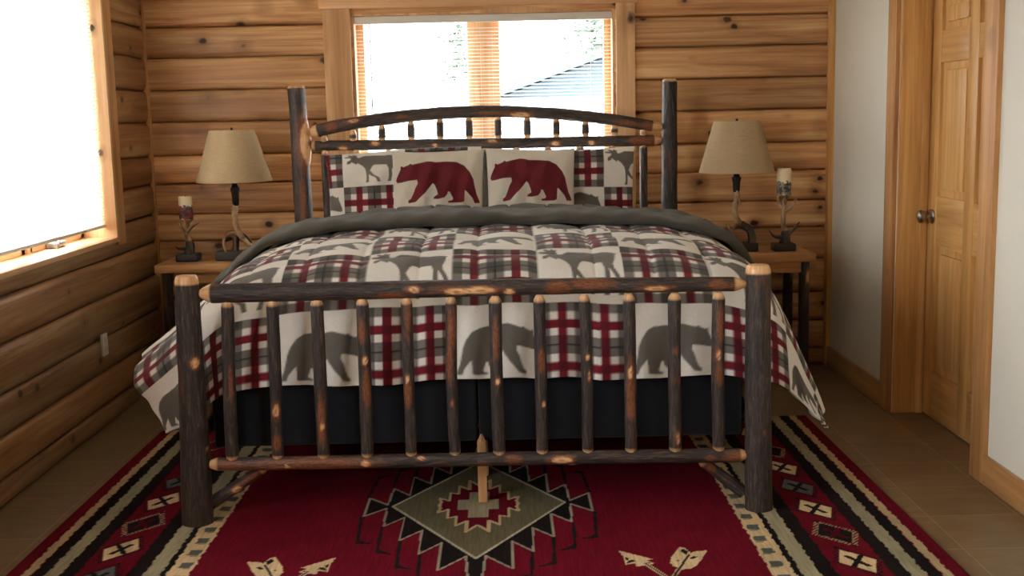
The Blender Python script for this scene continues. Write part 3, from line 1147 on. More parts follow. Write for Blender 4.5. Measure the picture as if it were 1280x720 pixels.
# quilted puffs
qx = np.abs(np.sin(PI * (U + .1 + .205 + .17) / .235))
qy = np.abs(np.sin(PI * (H - .295) / .30))
flat = np.clip(1 - (DS + DF) / .35, 0.25, 1)
puff = .022 * (np.clip(qx, 0, 1) ** .40) * (np.clip(qy, 0, 1) ** .38) * flat
rip = np.clip((DS + DF - .12) / .3, 0, 1)
rip_y = np.clip((DF - .1) / .3, 0, 1)
Y = Y - rip_y * (.010 * np.sin(U * 13 + .6) + .006 * np.sin(U * 31 + H * 9))
Zr = .006 * np.sin(X * 9 + Y * 14) + .004 * np.sin(X * 23 - Y * 11)
ripx = np.clip((DS - .14) / .25, 0, 1) * np.sign(U)
X = X + ripx * (.009 * np.sin(A * 17 + 1.0) + .004 * np.sin(A * 37))
Z = Z + puff + Zr * .6 + rip_y * .010 * np.sin(U * 7 + 1.2)
Y = Y + np.clip(DF - .1, 0, 1) * .0
px = np.where(U < -.9, -.9 + (U + .9) * .83, U) - .1 + .205
du_, dv_ = us[1] - us[0], vs[1] - vs[0]
cols = 0
for a_ in (-.33, 0, .33):
    for b_ in (-.33, 0, .33):
        cols = cols + patchwork(px + a_ * du_, H + b_ * dv_, T, 0.0, .295 - T, par=0) / 9
me = grid_mesh('comforter', X, Y, Z, cols, flip=True)
cf = link('comforter', me, [M['print'], M['lining']])
sol = cf.modifiers.new('thickness', 'SOLIDIFY')
sol.thickness = .016
sol.offset = -1 if me.polygons[len(me.polygons) // 2].normal.z > 0 else 1
sol.material_offset = 1
sol.material_offset_rim = 0
tag(cf, 'patchwork comforter with grey bears, moose and red plaid squares spread over the bed', 'comforter')

# the turned-down top of the comforter shows its grey reverse
na, nb_ = 90, 360
uu = np.linspace(-(np.interp(-(-1.36), -sL[:, 0], aL)), np.interp(1.235, sR[:, 0], aR), nb_)
ay = lambda y: np.interp(-y, -sF[:, 0], aF)
prof = [(5.415, .000), (5.392, .018), (5.400, .040), (5.45, .056), (5.55, .062), (5.66, .058), (5.73, .052), (5.80, .055), (5.90, .057), (5.96, .048), (6.0, .030), (6.015, .004)]
pp = np.array(spline(prof, na))
UU, PI_ = np.meshgrid(uu, np.arange(na))
YY = pp[PI_, 0]
OFF = pp[PI_, 1]
x_, y_, z_, ds_, df_ = bed_surface(UU, ay(YY))
e = .004
xa, _, za, _, _ = bed_surface(UU + e, ay(YY))
xb, _, zb2, _, _ = bed_surface(UU - e, ay(YY))
tx, tz = xa - xb, za - zb2
ln = np.hypot(tx, tz) + 1e-9
nx, nz = -tz / ln, tx / ln
edge = np.clip(np.minimum(UU - uu[0], uu[-1] - UU) / .05, 0, 1) ** .5
off = (OFF * (1 + .10 * np.sin(UU * 9 + YY * 4) + .10 * np.sin(UU * 3.1 + 2)) + .016) * edge + .006
seam = np.exp(-((np.abs(((UU + .15) / .19) % 1 - .5)) * .19 / .006) ** 2) * (YY > 5.70)
off = off - .012 * seam + .004 * np.sin(UU * 17 + YY * 21) + .003 * np.sin(UU * 41 - YY * 13)
roll = .012 * np.sin(UU * 5.3 + 1.1) + .007 * np.sin(UU * 11 + .3)
me = grid_mesh('fold_back', x_ + nx * off, YY + roll * np.clip((5.7 - YY) / .3, 0, 1), z_ + nz * off)
fb = link('fold_back', me, M['lining'], cf)
sol = fb.modifiers.new('t', 'SOLIDIFY')
sol.thickness = .006
sol.offset = -1
fb['label'] = 'dark grey turned-down top edge of the comforter'


# ------------------------------------------------------------------ pillows
def pillow(name, w_, h_, t_, colfn, loc, tilt, rz=0, rx_=0, label='', cat='pillow', group=None, n=150, sag=.0, seed=0, backmat=None):
    """front face towards -y in local space, base at z=0"""
    nu_ = n
    nv_ = int(n * h_ / w_)
    s = np.linspace(-1, 1, nu_)
    t = np.linspace(-1, 1, nv_)
    S_, T_ = np.meshgrid(s, t)
    prof_ = (np.clip(1 - np.abs(S_) ** 2.6, 0, 1) ** .55) * (np.clip(1 - np.abs(T_) ** 2.6, 0, 1) ** .55)
    # corners poke out, edges pull in
    bx_ = 1 - .035 * (1 - np.abs(T_) ** 2) * np.abs(S_) ** 3
    bz_ = 1 - .035 * (1 - np.abs(S_) ** 2) * np.abs(T_) ** 3
    wr = .007 * np.sin(S_ * 6 + T_ * 9 + seed) + .006 * np.sin(S_ * 14 - T_ * 5 + seed * 2)
    Xp = S_ * w_ / 2 * bx_
    Zp = T_ * h_ / 2 * bz_ + h_ / 2
    Zp = Zp + sag * (T_ > 0) * T_ * np.sin(S_ * 2.2 + seed)
    Th = t_ / 2 * prof_ + wr * prof_
    cols_ = sum(colfn(S_ + a_ * 2 / nu_, T_ + b_ * 2 / nv_) for a_ in (-.33, 0, .33) for b_ in (-.33, 0, .33)) / 9
    me_ = grid_mesh(name, Xp, -Th, Zp, cols_)
    back = grid_mesh('pb', Xp, Th * .9, Zp, np.broadcast_to(CREAM * .9, Xp.shape + (3,)).copy() if backmat is None else cols_, flip=True)
    bm = bmesh.new()
    bm.from_mesh(me_)
    bm.from_mesh(back)
    bmesh.ops.remove_doubles(bm, verts=bm.verts[:], dist=1e-4)
    bm.to_mesh(me_)
    bm.free()
    bpy.data.meshes.remove(back)
    o_ = link(name, me_, M['print'])
    o_.location = loc
    o_.rotation_euler = (-tilt, rx_, rz)
    tag(o_, label, cat, group)
    return o_


def bear_front(S_, T_):
    c = np.broadcast_to(np.array(lin(206, 198, 182)[:3]), S_.shape + (3,)).copy()
    fx = (S_ + 1) / 2
    fy = (1 - T_) / 2
    inb = pip(BEAR, (fx - .035) / .93, (fy - .115) / .435)
    c[inb] = BEARRED
    return c


for (x, wd, rx_, sd, side) in ((-.343, .492, .012, 0, 'left'), (.154, .475, .008, 3, 'right')):
    pillow('accent_pillow', wd, .53, .12, bear_front, (x, 6.13, .84), math.radians(12), 0, rx_,
           'cream pillow with a dark red bear, the %s one of the two in front' % side, 'pillow', 'cream bear pillows', sag=.004, seed=sd, n=200)


def sham(px, pz, bx0, bz0, moose_x, moose_z, mw_, mh_, plaid_above):
    """px, pz metres from the pillow centre; (bx0, bz0) = where four squares meet"""
    t = .345
    fx = ((px - bx0) / t) % 1
    fy = ((pz - bz0) / t) % 1
    above = pz > bz0
    rightof = np.floor((px - bx0) / t).astype(int) % 2 == 0
    c = plaid(fx, fy)
    pl = (above ^ rightof)
    ca = np.broadcast_to(CREAM, px.shape + (3,)).copy()
    inm = pip(MOOSE, (px - moose_x) / mw_, (moose_z + mh_ - pz) / mh_)
    ca[inm] = ANIM
    inb = pip(BEAR, (.96 - fx) / .92, (.92 - fy) / .60) & (~above)
    ca[inb] = ANIM
    c[~pl] = ca[~pl]
    return c


def sham_left(S_, T_):
    return sham(S_ * .43, T_ * .26, -.335, .065, -.325, .085, .31, .165, False)


def sham_right(S_, T_):
    return sham(S_ * .41, T_ * .255, .235, .035, .242, .045, .30, .20, True)


pillow('pillow_sham', .86, .52, .14, sham_left, (-.525, 6.335, .846), math.radians(7), 0, -.02,
       'patchwork pillow sham with a grey moose, behind the left bear pillow', 'pillow', 'patchwork shams', sag=.012, seed=1, n=260)
pillow('pillow_sham', .82, .51, .14, sham_right, (.322, 6.335, .846), math.radians(7), 0, .01,
       'patchwork pillow sham with plaid corner, behind the right bear pillow', 'pillow', 'patchwork shams', sag=.006, seed=5, n=260)

# ------------------------------------------------------------------ rug
RCX, RCY, RHW, RHL = -.115, 4.405, 1.618, 1.24
nx_, ny_ = 660, 460
rx = np.linspace(-RHW, RHW, nx_)
ry = np.linspace(-RHL, RHL, ny_)
GX, GY = np.meshgrid(rx, ry)
RRED = np.array(lin(108, 20, 34)[:3])
RBLK = np.array(lin(34, 28, 27)[:3])
RCRM = np.array(lin(208, 180, 138)[:3])
RSAGE = np.array(lin(152, 142, 114)[:3])
ROLV = np.array(lin(104, 96, 72)[:3])
RWHT = np.array(lin(196, 184, 160)[:3])
RSLATE = np.array(lin(96, 100, 92)[:3])
rc = np.broadcast_to(RRED, GX.shape + (3,)).copy()
wob = .0022 * np.sin(GY * 46 + np.sign(GX)) + .0022 * np.sin(GY * 117)
dE = RHW - np.abs(GX) + wob
for a, b_, c_ in ((0, .058, RRED * .85), (.058, .090, RCRM * .72), (.094, .140, RBLK), (.140, .192, RSAGE), (.192, .246, RBLK), (.246, .425, RRED * .85), (.425, .482, RBLK),
                  (.482, .540, RSAGE * 1.15), (.540, .562, RBLK), (.562, .640, RCRM)):
    rc[(dE >= a) & (dE < b_)] = c_
# checks in the inner cream stripe
chk = (dE > .585) & (dE < .628) & (((GY / .118) % 1) < .42)
rc[chk] = RSLATE * .9
chk2 = (dE > .60) & (dE < .628) & (((GY / .118 + .1) % 1) < .12)
rc[chk2] = RCRM * .5
# diamonds along the border stripe
kinds = [2, 0, 1, 0, 2, 0, 1, 0, 2]
for sgn in (-1, 1):
    for k in range(-4, 5):
        cy = (.118 + k * .2655) if sgn > 0 else (-.13 + k * .2655) + .0
        cx = sgn * 1.29
        u = (GX - cx) * sgn
        v = (GY - cy)
        # skewed parallelogram, longer along the stripe
        p = u + .28 * v
        q = v - .10 * u
        d = np.abs(p) / .074 + np.abs(q) / .122
        if sgn > 0:
            kd = {0: 1, 1: 0, 2: 1 - 1, -1: 0, -2: 2, -3: 0}.get(k, 0)
            kd = [0, 2, 0, 1, 0, 2, 0, 1, 0][(k + 3) % 9] if k >= -4 else 0
        else:
            kd = [0, 1, 0, 2, 0, 1, 0, 2, 0][(k + 3) % 9]
        col = (RCRM * 1.05, RSLATE, RBLK)[kd]
        ser = d + .13 * np.sign(np.sin((u - v) * 330)) * (d > .84)
        rc[(ser < 1.06) & (dE > .25) & (dE < .42)] = RBLK if kd != 2 else RCRM * .55
        rc[(d < .90) & (dE > .25) & (dE < .42)] = col
        xm = np.minimum(np.abs(u * 1.0 + v * .55), np.abs(u * 1.0 - v * .55))
        rc[(xm < .011) & (np.abs(v) < .05) & (np.abs(u) < .035)] = RBLK if kd != 2 else RRED * .6
        rc[(np.abs(p) < .006) & (np.abs(q) > .122) & (np.abs(q) < .14)] = RBLK
# medallion; mirrored four ways
ax, ay_ = np.abs(GX + .005), np.abs(GY)
saw = [(.30, 0), (.352, .012), (.444, .128), (.443, -.108), (.362, -.02), (.354, -.225), (.282, -.13), (.282, -.376), (.205, -.277), (.203, -.515), (.126, -.409), (.126, -.667), (.034, -.545), (.022, -.80), (0, -.80), (0, 0)]
sawp = [(x, -y) for x, y in saw]
blk = pip(sawp, ax, GY * np.sign(GY)) | pip([(x, -y) for x, y in sawp], ax, ay_)
dedge = np.full(GX.shape, 9.0)
for a, b_ in zip(sawp[1:-2], sawp[2:-1]):
    dedge = np.minimum(dedge, segdist(ax, ay_, a, b_))
rc[blk] = RBLK
rc[dedge < .0045] = RWHT * .62
for (a, b_) in (((.449, .119), (.436, .355)), ((.436, .395), (.389, .398)), ((.436, .355), (.436, .395)), ((.359, .24), (.352, .478)), ((.352, .478), (.303, .51)), ((.279, .386), (.271, .631)),
                ((.271, .631), (.222, .652)), ((.197, .527), (.191, .72)), ((.191, .72), (.15, .745))):
    rc[segdist(ax, ay_, a, b_) < .0065] = RBLK * 1.3
rc[pip([(.436, .36), (.442, .40), (.389, .40)], ax, ay_) | pip([(.352, .45), (.356, .50), (.303, .51)], ax, ay_) | pip([(.271, .60), (.276, .64), (.222, .655)], ax, ay_)] = RBLK * 1.3
dm = ax / .339 + ay_ / .566
rc[dm < 1.022] = RWHT * .85
rc[dm < .985] = ROLV
redp = [(0, 0), (.156, 0), (.150, .035), (.158, .088), (.119, .051), (.117, .15), (.084, .136), (.084, .236), (.042, .188), (.043, .306), (.004, .24), (0, .24)]
redo = [(x * 1.06 + .001, y * 1.05 + .004) for x, y in redp]
rc[pip(redp, ax, ay_)] = RRED * .85
dd = np.full(GX.shape, 9.0)
for a, b_ in zip(redp[1:-1], redp[2:]):
    dd = np.minimum(dd, segdist(ax, ay_, a, b_))
rc[dd < .006] = RCRM * .85
rc[((ax < .041) & (ay_ < .15)) | ((ax < .081) & (ay_ < .057))] = RSAGE * 1.05
# arrows near the foot edge (mirrored left and right)
by = GY + RCY
ahead = [(.495, 3.879), (.603, 3.791), (.583, 3.78), (.605, 3.75), (.578, 3.74), (.542, 3.727), (.54, 3.759), (.508, 3.747), (.505, 3.822)]
feath = [(.712, 3.896), (.731, 3.886), (.742, 3.839), (.767, 3.854), (.803, 3.858), (.774, 3.787), (.745, 3.725), (.719, 3.696), (.689, 3.694), (.666, 3.723), (.659, 3.755), (.67, 3.802)]
axx = np.abs(GX)
rc[pip(ahead, axx, by) | pip(feath, axx, by)] = RCRM * 1.08
for mk in ([(.51, 3.817), (.525, 3.804), (.518, 3.784), (.51, 3.789)], [(.514, 3.773), (.526, 3.788), (.541, 3.787), (.543, 3.775), (.512, 3.757)], [(.58, 3.764), (.596, 3.759), (.582, 3.748)],
           [(.708, 3.858), (.721, 3.878), (.737, 3.856), (.724, 3.819)], [(.728, 3.79), (.747, 3.81), (.763, 3.804), (.742, 3.781)], [(.683, 3.773), (.693, 3.777), (.687, 3.761)]):
    rc[pip(mk, axx, by)] = RBLK * 1.4
d1 = segdist(axx, by, (.574, 3.753), (.76, 3.345))
d2 = segdist(axx, by, (.734, 3.823), (.53, 3.345))
rc[(d1 < .0085)] = RCRM
rc[(d1 < .0035)] = RBLK * 1.6
rc[(d2 < .0085) & (by < 3.70)] = RCRM
rc[(d2 < .0045)] = RBLK * 1.6
GZ = np.full(GX.shape, .0105) + .0006 * np.sin(GX * 3) * np.sin(GY * 2)
GZ[0, :] = GZ[-1, :] = 0.0005
GZ[:, 0] = GZ[:, -1] = 0.0005
me = grid_mesh('area_rug', GX, GY, GZ, rc)
rug = link('area_rug', me, M['rug'])
rug.location = (RCX, RCY, 0)
tag(rug, 'large dark red southwestern rug with striped ends and black diamond medallion under the bed', 'rug')


# ------------------------------------------------------------------ nightstands
def nightstand(x0_, x1_, zt_, label, seed):
    yf, yb = 6.335, 6.79
    o_ = empty('nightstand', ((x0_ + x1_) / 2, (yf + yb) / 2, 0))
    tag(o_, label, 'nightstand', 'rustic log nightstands')
    w_ = MB()
    hx, hy = (x1_ - x0_) / 2, (yb - yf) / 2
    w_.box((-hx, -hy, zt_ - .046), (hx, 0 - .0008, zt_), .006)
    w_.box((-hx, .0008, zt_ - .046), (hx, hy, zt_), .006)
    w_.build('table_top', M['table'], o_)
    w_ = MB()
    w_.box((-hx + .10, -hy + .028, zt_ - .108), (hx - .075, -hy + .05, zt_ - .046), .003)
    w_.box((-hx + .10, hy - .05, zt_ - .108), (hx - .075, hy - .028, zt_ - .046), .003)
    w_.box((-hx + .04, -hy + .06, zt_ - .108), (-hx + .062, hy - .06, zt_ - .046), .003)
    w_.box((hx - .062, -hy + .06, zt_ - .108), (hx - .04, hy - .06, zt_ - .046), .003)
    w_.build('apron', M['table'], o_)
    for sx in (-1, 1):
        for sy in (-1, 1):
            log('leg', [(sx * (hx - .055), sy * (hy - .045), .001), (sx * (hx - .055), sy * (hy - .045), zt_ - .047)], (.031, .028), o_,
                [(.88 if sx > 0 else .5, .5, .03, .008)], (0, 0), n=20, step=.015, seed=seed + sx + sy * 3)
    for sx in (-1, 1):
        log('stretcher', [(sx * (hx - .055), -hy + .06, .22), (sx * (hx - .055), hy - .06, .22)], .016, o_, [], (2, 2), n=14, step=.02, seed=seed + 9 + sx)
    log('stretcher', [(-hx + .06, 0, .22), (hx - .06, 0, .22)], .016, o_, [], (2, 2), n=14, step=.02, seed=seed + 12)
    return o_


nightstand(-1.925, -1.235, .762, 'rustic nightstand with log legs beside the left head post, under the left lamp', 110)
nightstand(1.04, 1.732, .742, 'rustic nightstand with log legs beside the right head post, under the right lamp', 130)


# ------------------------------------------------------------------ lamps
def lamp(x, y, z, mirror, label, shade_off, r_bot, r_top, sz0, sz1, nz0, nz1):
    """z: table top; sz0..sz1 shade heights above the table; nz0..nz1 dark neck"""
    o_ = empty('table_lamp', (x, y, z))
    tag(o_, label, 'lamp', 'antler table lamps')
    k = mirror
    w_ = MB()
    w_.box((-.088, -.062, .001), (.088, .062, .05), .004)
    w_.build('base', M['black_base'], o_)
    so = shade_off
    # curved main beam of the antler
    w_ = MB()
    if k > 0:
        pts = [(.115, -.02, .075), (.085, -.02, .10), (.052, -.012, .135), (.026, 0, .18), (.02, 0, .25), (.026, 0, .30), (so - .004, 0, nz0 + .01)]
    else:
        pts = [(.066, -.02, .048), (.060, -.01, .10), (.012, 0, .145), (-.026, 0, .19), (-.036, 0, .245), (-.024, 0, .30), (so, 0, nz0 + .01)]
    pts = spline(pts, 40)
    rad = [.007 + .0095 * min(1, i / 13) for i in range(40)]
    w_.tube(pts, rad, 16, wob=.12, seed=x)
    w_.build('antler_stem', M['antler'], o_)
    w_ = MB()
    if k > 0:
        t1 = spline([(.030, 0, .15), (-.005, -.02, .155), (-.035, -.035, .13), (-.038, -.05, .085), (-.028, -.055, .05)], 24)
    else:
        t1 = spline([(.014, 0, .135), (-.03, -.02, .150), (-.06, -.03, .125), (-.082, -.045, .150), (-.095, -.05, .165)], 24)
    w_.tube(t1, [.014 - .009 * i / 23 for i in range(24)], 14, wob=.12, seed=3)
    w_.build('antler_tine', M['antler'], o_)
    w_ = MB()
    if k > 0:
        w_.tube(spline([(.012, .01, .05), (.016, .01, .10), (.022, .006, .16)], 14), [.022, .02, .018, .018, .018, .018, .017, .017, .017, .017, .016, .016, .015, .014], 14, wob=.15)
        w_.tube(spline([(.02, .01, .14), (.06, .02, .13), (.10, .03, .09)], 14), [.016 - .006 * i / 13 for i in range(14)], 12, wob=.15)
        w_.tube(spline([(-.01, .02, .12), (-.055, .025, .10), (-.06, .02, .052)], 14), [.010 - .004 * i / 13 for i in range(14)], 10)
    else:
        w_.tube(spline([(.0, 0, .155), (.045, -.012, .125), (.062, -.02, .085), (.058, -.02, .05)], 16), [.022] * 16, 14, wob=.15)
    w_.build('antler_burr', M['antler_dark'], o_)
    if k < 0:
        w_ = MB()
        w_.tube(spline([(so, -.012, nz0 + .01), (so + .012, -.02, nz0 - .04), (so + .022, -.022, nz0 - .07)], 12), [.008 - .004 * i / 11 for i in range(12)], 10)
        w_.build('antler_tine', M['antler'], o_)
    w_ = MB()
    hn = nz1 - nz0
    w_.lathe([(.0, 0), (.016, 0), (.019, hn * .1), (.021, hn * .55), (.026, hn * .72), (.026, hn * .8), (.019, hn * .84), (.017, hn * .92), (.012, hn), (.012, hn + .05), (0, hn + .05)], 24, (so, 0, nz0))
    w_.tube([(so, 0, nz1 + .04), (so, 0, sz1 + .004)], .004, 8)
    w_.tube([(so - r_top * .98, 0, sz1 - .012), (so + r_top * .98, 0, sz1 - .012)], .002, 6)
    w_.tube([(so, -r_top * .98, sz1 - .012), (so, r_top * .98, sz1 - .012)], .002, 6)
    w_.build('neck', M['bronze'], o_)
    w_ = MB()
    w_.lathe([(.0, 0), (.012, 0), (.014, .02), (.028, .055), (.03, .075), (.022, .098), (0, .106)], 20, (so, 0, nz1 + .05))
    w_.build('bulb', M['plastic'], o_)
    w_ = MB()
    zz = np.linspace(sz0, sz1, 8)
    prof_ = [(r_bot + (r_top - r_bot) * (q - sz0) / (sz1 - sz0), q) for q in zz]
    prof_ = prof_ + [(r - .0025, q) for r, q in reversed(prof_)]
    prof_.append(prof_[0])
    w_.lathe_open = True
    rings = []
    for r, q in prof_[:-1]:
        rings.append([w_.bm.verts.new((so + r * math.cos(2 * PI * j / 64), r * math.sin(2 * PI * j / 64), q)) for j in range(64)])
    rings.append(rings[0])
    for r0, r1 in zip(rings, rings[1:]):
        for j in range(64):
            w_.bm.faces.new((r0[j], r0[(j + 1) % 64], r1[(j + 1) % 64], r1[j]))
    del w_.lathe_open
    sh_ = w_.build('lamp_shade', M['shade'], o_)
    w_ = MB()
    w_.lathe([(0, 0), (.006, 0), (.008, .008), (.004, .016), (0, .02)], 12, (so, 0, sz1 - .004))
    w_.build('finial', M['bronze'], sh_)
    return o_


lamp(-1.530, 6.53, .762, 1, 'antler table lamp with tan linen shade on the left nightstand', .030, .211, .124, .441, .727, .305, .43)
lamp(1.352, 6.53, .742, -1, 'antler table lamp with tan linen shade on the right nightstand', -.026, .211, .128, .449, .735, .335, .44)


# ------------------------------------------------------------------ candle holders and candles
def holder(x, y, z, label, h, k):
    o_ = empty('candle_holder', (x, y, z))
    tag(o_, label, 'candle holder', 'antler candle holders')
    w_ = MB()
    w_.box((-.061, -.05, .001), (.061, .05, .044), .008, seg=3)
    w_.build('base', M['black_base'], o_)
    w_ = MB()
    w_.tube(spline([(.008, 0, .04), (.012, 0, .10), (-.004, 0, .15), (.002, 0, h - .05), (.004, 0, h - .022)], 26), [.026 - .012 * min(1, i / 9) for i in range(26)], 16, wob=.15, seed=z)
    w_.tube(spline([(.0, 0, h - .075), (-.03, -.01, h - .045), (-.038, -.02, h - .006)], 12), [.011 - .004 * i / 11 for i in range(12)], 12)
    w_.tube(spline([(.002, 0, h - .07), (.03, -.02, h - .045), (.06, -.03, h - .025), (.078, -.035, h - .018)] if k > 0 else
                   [(.002, 0, h - .10), (.03, -.02, h - .075), (.055, -.03, h - .04), (.062, -.03, h - .005)], 14), [.012 - .008 * i / 13 for i in range(14)], 12)
    w_.tube(spline([(.0, 0, h - .07), (.0, -.03, h - .045), (.0, -.04, h - .004)], 12), [.010 - .004 * i / 11 for i in range(12)], 12)
    w_.build('antler_stem', M['antler'], o_)
    w_ = MB()
    w_.tube(spline([(.008, 0, .04), (.012, 0, .075), (.008, 0, .115)], 10), [.034, .032, .03, .028, .027, .026, .025, .024, .022, .018], 16, wob=.2)
    if k > 0:
        tips = [((-.045, -.02, .075), (-.062, -.03, .088)), ((.03, -.03, .06), (.036, -.04, .05))]
    else:
        tips = [((-.055, -.02, .085), (-.088, -.03, .122)), ((.05, -.02, .12), (.082, -.03, .165))]
    for a, b_ in tips:
        w_.tube(spline([(.005, -.005, .075), a, b_], 12), [.013 - .010 * i / 11 for i in range(12)], 10)
    w_.build('antler_burr', M['antler_dark'], o_)
    w_ = MB()
    w_.lathe([(0, h - .022), (.020, h - .022), (.038, h - .008), (.042, h), (.040, h), (0, h - .004)], 28)
    w_.build('cup', M['antler'], o_)
    return o_


holder(-1.775, 6.50, .762, 'antler candle holder on the left nightstand, beside the window wall', .238, 1)
holder(1.588, 6.50, .742, 'antler candle holder on the right nightstand, beside the white wall', .318, -1)


def candle_mat(name, dark, accent, lo, hi):
    m, nt, b, o = new_mat(name)
    tc = node(nt, 'ShaderNodeTexCoord')
    sp_ = node(nt, 'ShaderNodeSeparateXYZ')
    nt.links.new(tc.outputs['Object'], sp_.inputs[0])
    nz_ = noise_(nt, tc.outputs['Object'], 60, 3)
    zz_ = math_(nt, 'ADD', sp_.outputs[2], math_(nt, 'MULTIPLY', math_(nt, 'SUBTRACT', nz_, .5), .05))
    inside = math_(nt, 'MULTIPLY', math_(nt, 'GREATER_THAN', zz_, lo), math_(nt, 'LESS_THAN', zz_, hi))
    n2 = noise_(nt, coords(nt, loc=(4, 2, 1)), 34, 2)
    art = ramp(nt, [(.50, dark), (.60, accent)], n2).outputs[0]
    nt.links.new(mixc(nt, inside, lin(228, 208, 166), art), b.inputs['Base Color'])
    b.inputs['Roughness'].default_value = .5
    b.inputs['Subsurface Weight'].default_value = .0
    return m


def candle(x, y, z, r, h, mat, label):
    o_ = empty('candle', (x, y, z))
    tag(o_, label, 'candle', 'printed pillar candles')
    w_ = MB()
    w_.lathe([(0, .0), (r * .96, 0), (r, .004), (r, h - .006), (r * .93, h), (r * .6, h - .003), (0, h - .006)], 36)
    wx = w_.build('wax', mat, o_)
    w_ = MB()
    w_.tube([(0, 0, h - .008), (.001, 0, h + .004), (.003, 0, h + .010)], .0014, 8)
    w_.build('wick', M['bronze'], wx)


candle(-1.775, 6.50, .762 + .2345, .038, .130, candle_mat('candle_print_dark', lin(52, 44, 48), lin(140, 60, 52), .004, .078), 'cream pillar candle with dark printed band, in the left antler holder')
candle(1.588, 6.50, .742 + .3145, .040, .150, candle_mat('candle_print_grey', lin(62, 58, 52), lin(150, 138, 116), .004, .075), 'cream pillar candle with grey woodland print, in the right antler holder')

# ------------------------------------------------------------------ wall outlet
ot = empty('wall_outlet', (XL + .008, 5.81, .425))
tag(ot, 'white electrical outlet plate low on the left log wall under the window', 'outlet')
w = MB().box((-.008, -.036, -.057), (.006, .036, .057), .004)
w.build('cover_plate', M['plastic'], ot)
for dz in (-.021, .021):
    w = MB()
    w.box((.004, -.017, dz - .014), (.0085, .017, dz + .014), .004)
    w.build('socket', M['slat_end'], ot)

# ------------------------------------------------------------------ outside
m, nt, b, o = new_mat('yard_gravel')
n1 = noise_(nt, coords(nt), 1.6, 5, .7)
n2 = noise_(nt, coords(nt, (1, .35, 1)), 5, 4, .7)
cc = ramp(nt, [(.40, lin(120, 126, 120)), (.52, lin(214, 214, 210)), (.7, lin(234, 234, 232))], n1).outputs[0]
cc = mixc(nt, ramp(nt, [(.54, (0, 0, 0, 1)), (.58, (1, 1, 1, 1))], n2).outputs[0], cc, lin(34, 42, 44))
nt.links.new(cc, b.inputs['Base Color'])
b.inputs['Roughness'].default_value = 1
M['yard'] = m
gx = np.linspace(-40, 40, 60)
gy = np.linspace(-30, 70, 80)
GXX, GYY = np.meshgrid(gx, gy)
GZZ = -.45 + np.clip((GYY - 8.5) / 12, 0, 1.4) * 1.75 + .06 * np.sin(GXX * 1.3) * np.sin(GYY * .9) - .0
GZZ = np.where(GYY < 7.5, -.5, GZZ)
tag(link('ground_outside', grid_mesh('ground_outside', GXX, GYY, GZZ), M['yard']), kind='structure')

hs = empty('neighbour_house', (4.57, 22, 1.2))
tag(hs, 'neighbouring house with dark gable roof seen through the back window', 'house')
M['siding'] = plain('pale_siding', lin(222, 226, 228), .8)
m, nt, b, o = new_mat('dark_shingle')
nn = noise_(nt, coords(nt, (3, 3, 14)), 2, 3)
nt.links.new(ramp(nt, [(.3, lin(48, 62, 70)), (.7, lin(62, 78, 86))], nn).outputs[0], b.inputs['Base Color'])
b.inputs['Roughness'].default_value = .8
M['shingle'] = m
w = MB()
w.box((-4.62, .2, -.9), (4.62, 8, .70), .01)
w.build('wall', M['siding'], hs)
me = bpy.data.meshes.new('gable')
me.from_pydata([(-4.6, .25, .70), (4.6, .25, .70), (0, .25, 2.30), (-4.6, 8, .70), (4.6, 8, .70), (0, 8, 2.30)], [], [(0, 1, 2), (5, 4, 3), (0, 3, 5, 2), (1, 2, 5, 4), (0, 3, 4, 1)])
link('gable', me, M['shingle'], hs, smooth=False)
me = bpy.data.meshes.new('roof')
V_ = []
for y_ in (-.1, 8.3):
    V_ += [(-4.8, y_, .66), (0, y_, 2.33), (4.8, y_, .66), (-4.8, y_, .72), (0, y_, 2.39), (4.8, y_, .72)]
F_ = [(0, 1, 4, 3), (1, 2, 5, 4), (6, 9, 10, 7), (7, 10, 11, 8), (3, 4, 10, 9), (4, 5, 11, 10), (0, 6, 7, 1), (1, 7, 8, 2), (0, 3, 9, 6), (2, 8, 11, 5)]
me.from_pydata(V_, [], F_)
link('roof', me, M['shingle'], hs, smooth=False)
w = MB()
w.box((-2.2, .24, -.4), (-1.0, .31, .4), .01)
w.build('garage_door', M['plastic'], hs)

M['needles'] = plain('conifer_green', lin(62, 78, 66), .9)
M['trunk'] = plain('conifer_trunk', lin(140, 128, 116), .9)


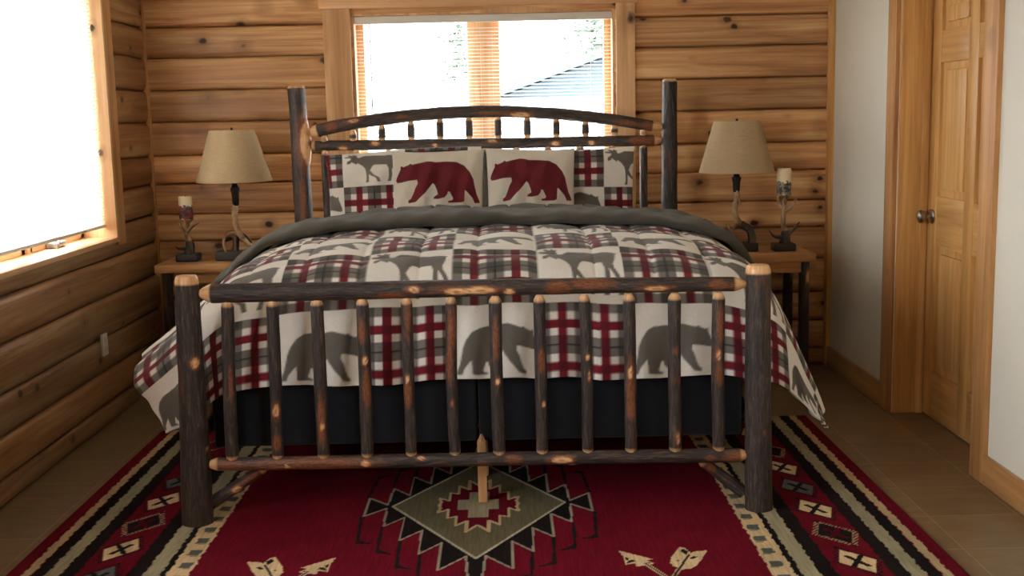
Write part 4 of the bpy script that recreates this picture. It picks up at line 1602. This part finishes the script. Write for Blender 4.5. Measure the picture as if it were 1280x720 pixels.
def conifer(x, y, z, h, label, seed):
    o_ = empty('conifer_tree', (x, y, z))
    tag(o_, label, 'tree', 'trees beyond the back window')
    rr_ = random.Random(seed)
    w_ = MB()
    w_.tube([(0, 0, -.3), (0, 0, h * .5), (0, 0, h)], [h * .022, h * .013, .01], 10)
    w_.build('trunk', M['trunk'], o_)
    V, F = [], []
    z_ = h * .18
    while z_ < h * .98:
        L = (1 - z_ / h) * h * .22 + .1
        n_ = rr_.randint(5, 8)
        for k_ in range(n_):
            a = rr_.uniform(0, 2 * PI)
            l_ = L * rr_.uniform(.6, 1.1)
            dx, dy = math.cos(a), math.sin(a)
            for q in range(6):
                t_ = (q + .6) / 6
                ctr = Vector((dx * l_ * t_, dy * l_ * t_, z_ - .25 * l_ * t_ * t_))
                s_ = l_ * .22 * (1.1 - t_ * .6)
                for _ in range(3):
                    d1_ = Vector((rr_.uniform(-1, 1), rr_.uniform(-1, 1), rr_.uniform(-.8, .3))) * s_
                    d2_ = Vector((rr_.uniform(-1, 1), rr_.uniform(-1, 1), rr_.uniform(-.5, .5))) * s_ * .5
                    b0 = len(V)
                    V.extend([tuple(ctr), tuple(ctr + d1_ * .5 + d2_), tuple(ctr + d1_), tuple(ctr + d1_ * .5 - d2_)])
                    F.append((b0, b0 + 1, b0 + 2, b0 + 3))
        z_ += h * .035
    me_ = bpy.data.meshes.new('foliage')
    me_.from_pydata(V, [], F)
    link('foliage', me_, M['needles'], o_, smooth=False)


conifer(-1.1, 34, 1.8, 5.2, 'conifer seen through the middle of the back window', 1)
conifer(3.1, 36, 1.8, 7.5, 'tall conifer behind the house seen through the right of the back window', 2)

# ------------------------------------------------------------------ light
W = bpy.data.worlds.new('overcast_sky')
scene.world = W
W.use_nodes = True
bg = W.node_tree.nodes['Background']
bg.inputs[0].default_value = (.96, .99, 1.05, 1)
bg.inputs[1].default_value = 23.0


def portal(name, loc, rot, sx, sy):
    l = bpy.data.lights.new(name, 'AREA')
    l.shape = 'RECTANGLE'
    l.size, l.size_y = sx, sy
    l.cycles.is_portal = True
    o_ = bpy.data.objects.new(name, l)
    o_.location = loc
    o_.rotation_euler = rot
    COL.objects.link(o_)


portal('back_window_portal', ((WB[0] + WB[1]) / 2, YB + .25, (WB[2] + WB[3]) / 2), (-PI / 2, 0, 0), WB[1] - WB[0], WB[3] - WB[2])
portal('left_window_portal', (XL - .26, (WL[0] + WL[1]) / 2, (WL[2] + WL[3]) / 2), (0, -PI / 2, 0), WL[3] - WL[2], WL[1] - WL[0])
portal('fill_window_portal', (XL - .26, (WL_FILL[0] + WL_FILL[1]) / 2, (WL_FILL[2] + WL_FILL[3]) / 2), (0, -PI / 2, 0), WL_FILL[3] - WL_FILL[2], WL_FILL[1] - WL_FILL[0])

# ------------------------------------------------------------------ camera
Rm = [[0.9996968, -0.0236335, 0.0069101], [-0.0102701, -0.1451512, 0.9893562], [-0.0223789, -0.9891272, -0.1453499]]
cam = bpy.data.cameras.new('camera')
cam.sensor_width = 36
cam.lens = 1445 / 1280 * 36
co = bpy.data.objects.new('camera', cam)
COL.objects.link(co)
mw = Matrix.Identity(4)
for i in range(3):
    mw[i][0] = Rm[i][0]
    mw[i][1] = -Rm[i][1]
    mw[i][2] = -Rm[i][2]
mw[2][3] = 1.52
co.matrix_world = mw
cam.clip_start = .05
scene.camera = co

scene.view_settings.view_transform = 'Standard'
scene.view_settings.look = 'None'
scene.view_settings.gamma = 1
scene.view_settings.use_curve_mapping = False
scene.view_settings.exposure = 0
scene.cycles.use_denoising = True
scene.cycles.max_bounces = 10
scene.cycles.diffuse_bounces = 6
scene.cycles.transparent_max_bounces = 16
scene.cycles.sample_clamp_indirect = 8
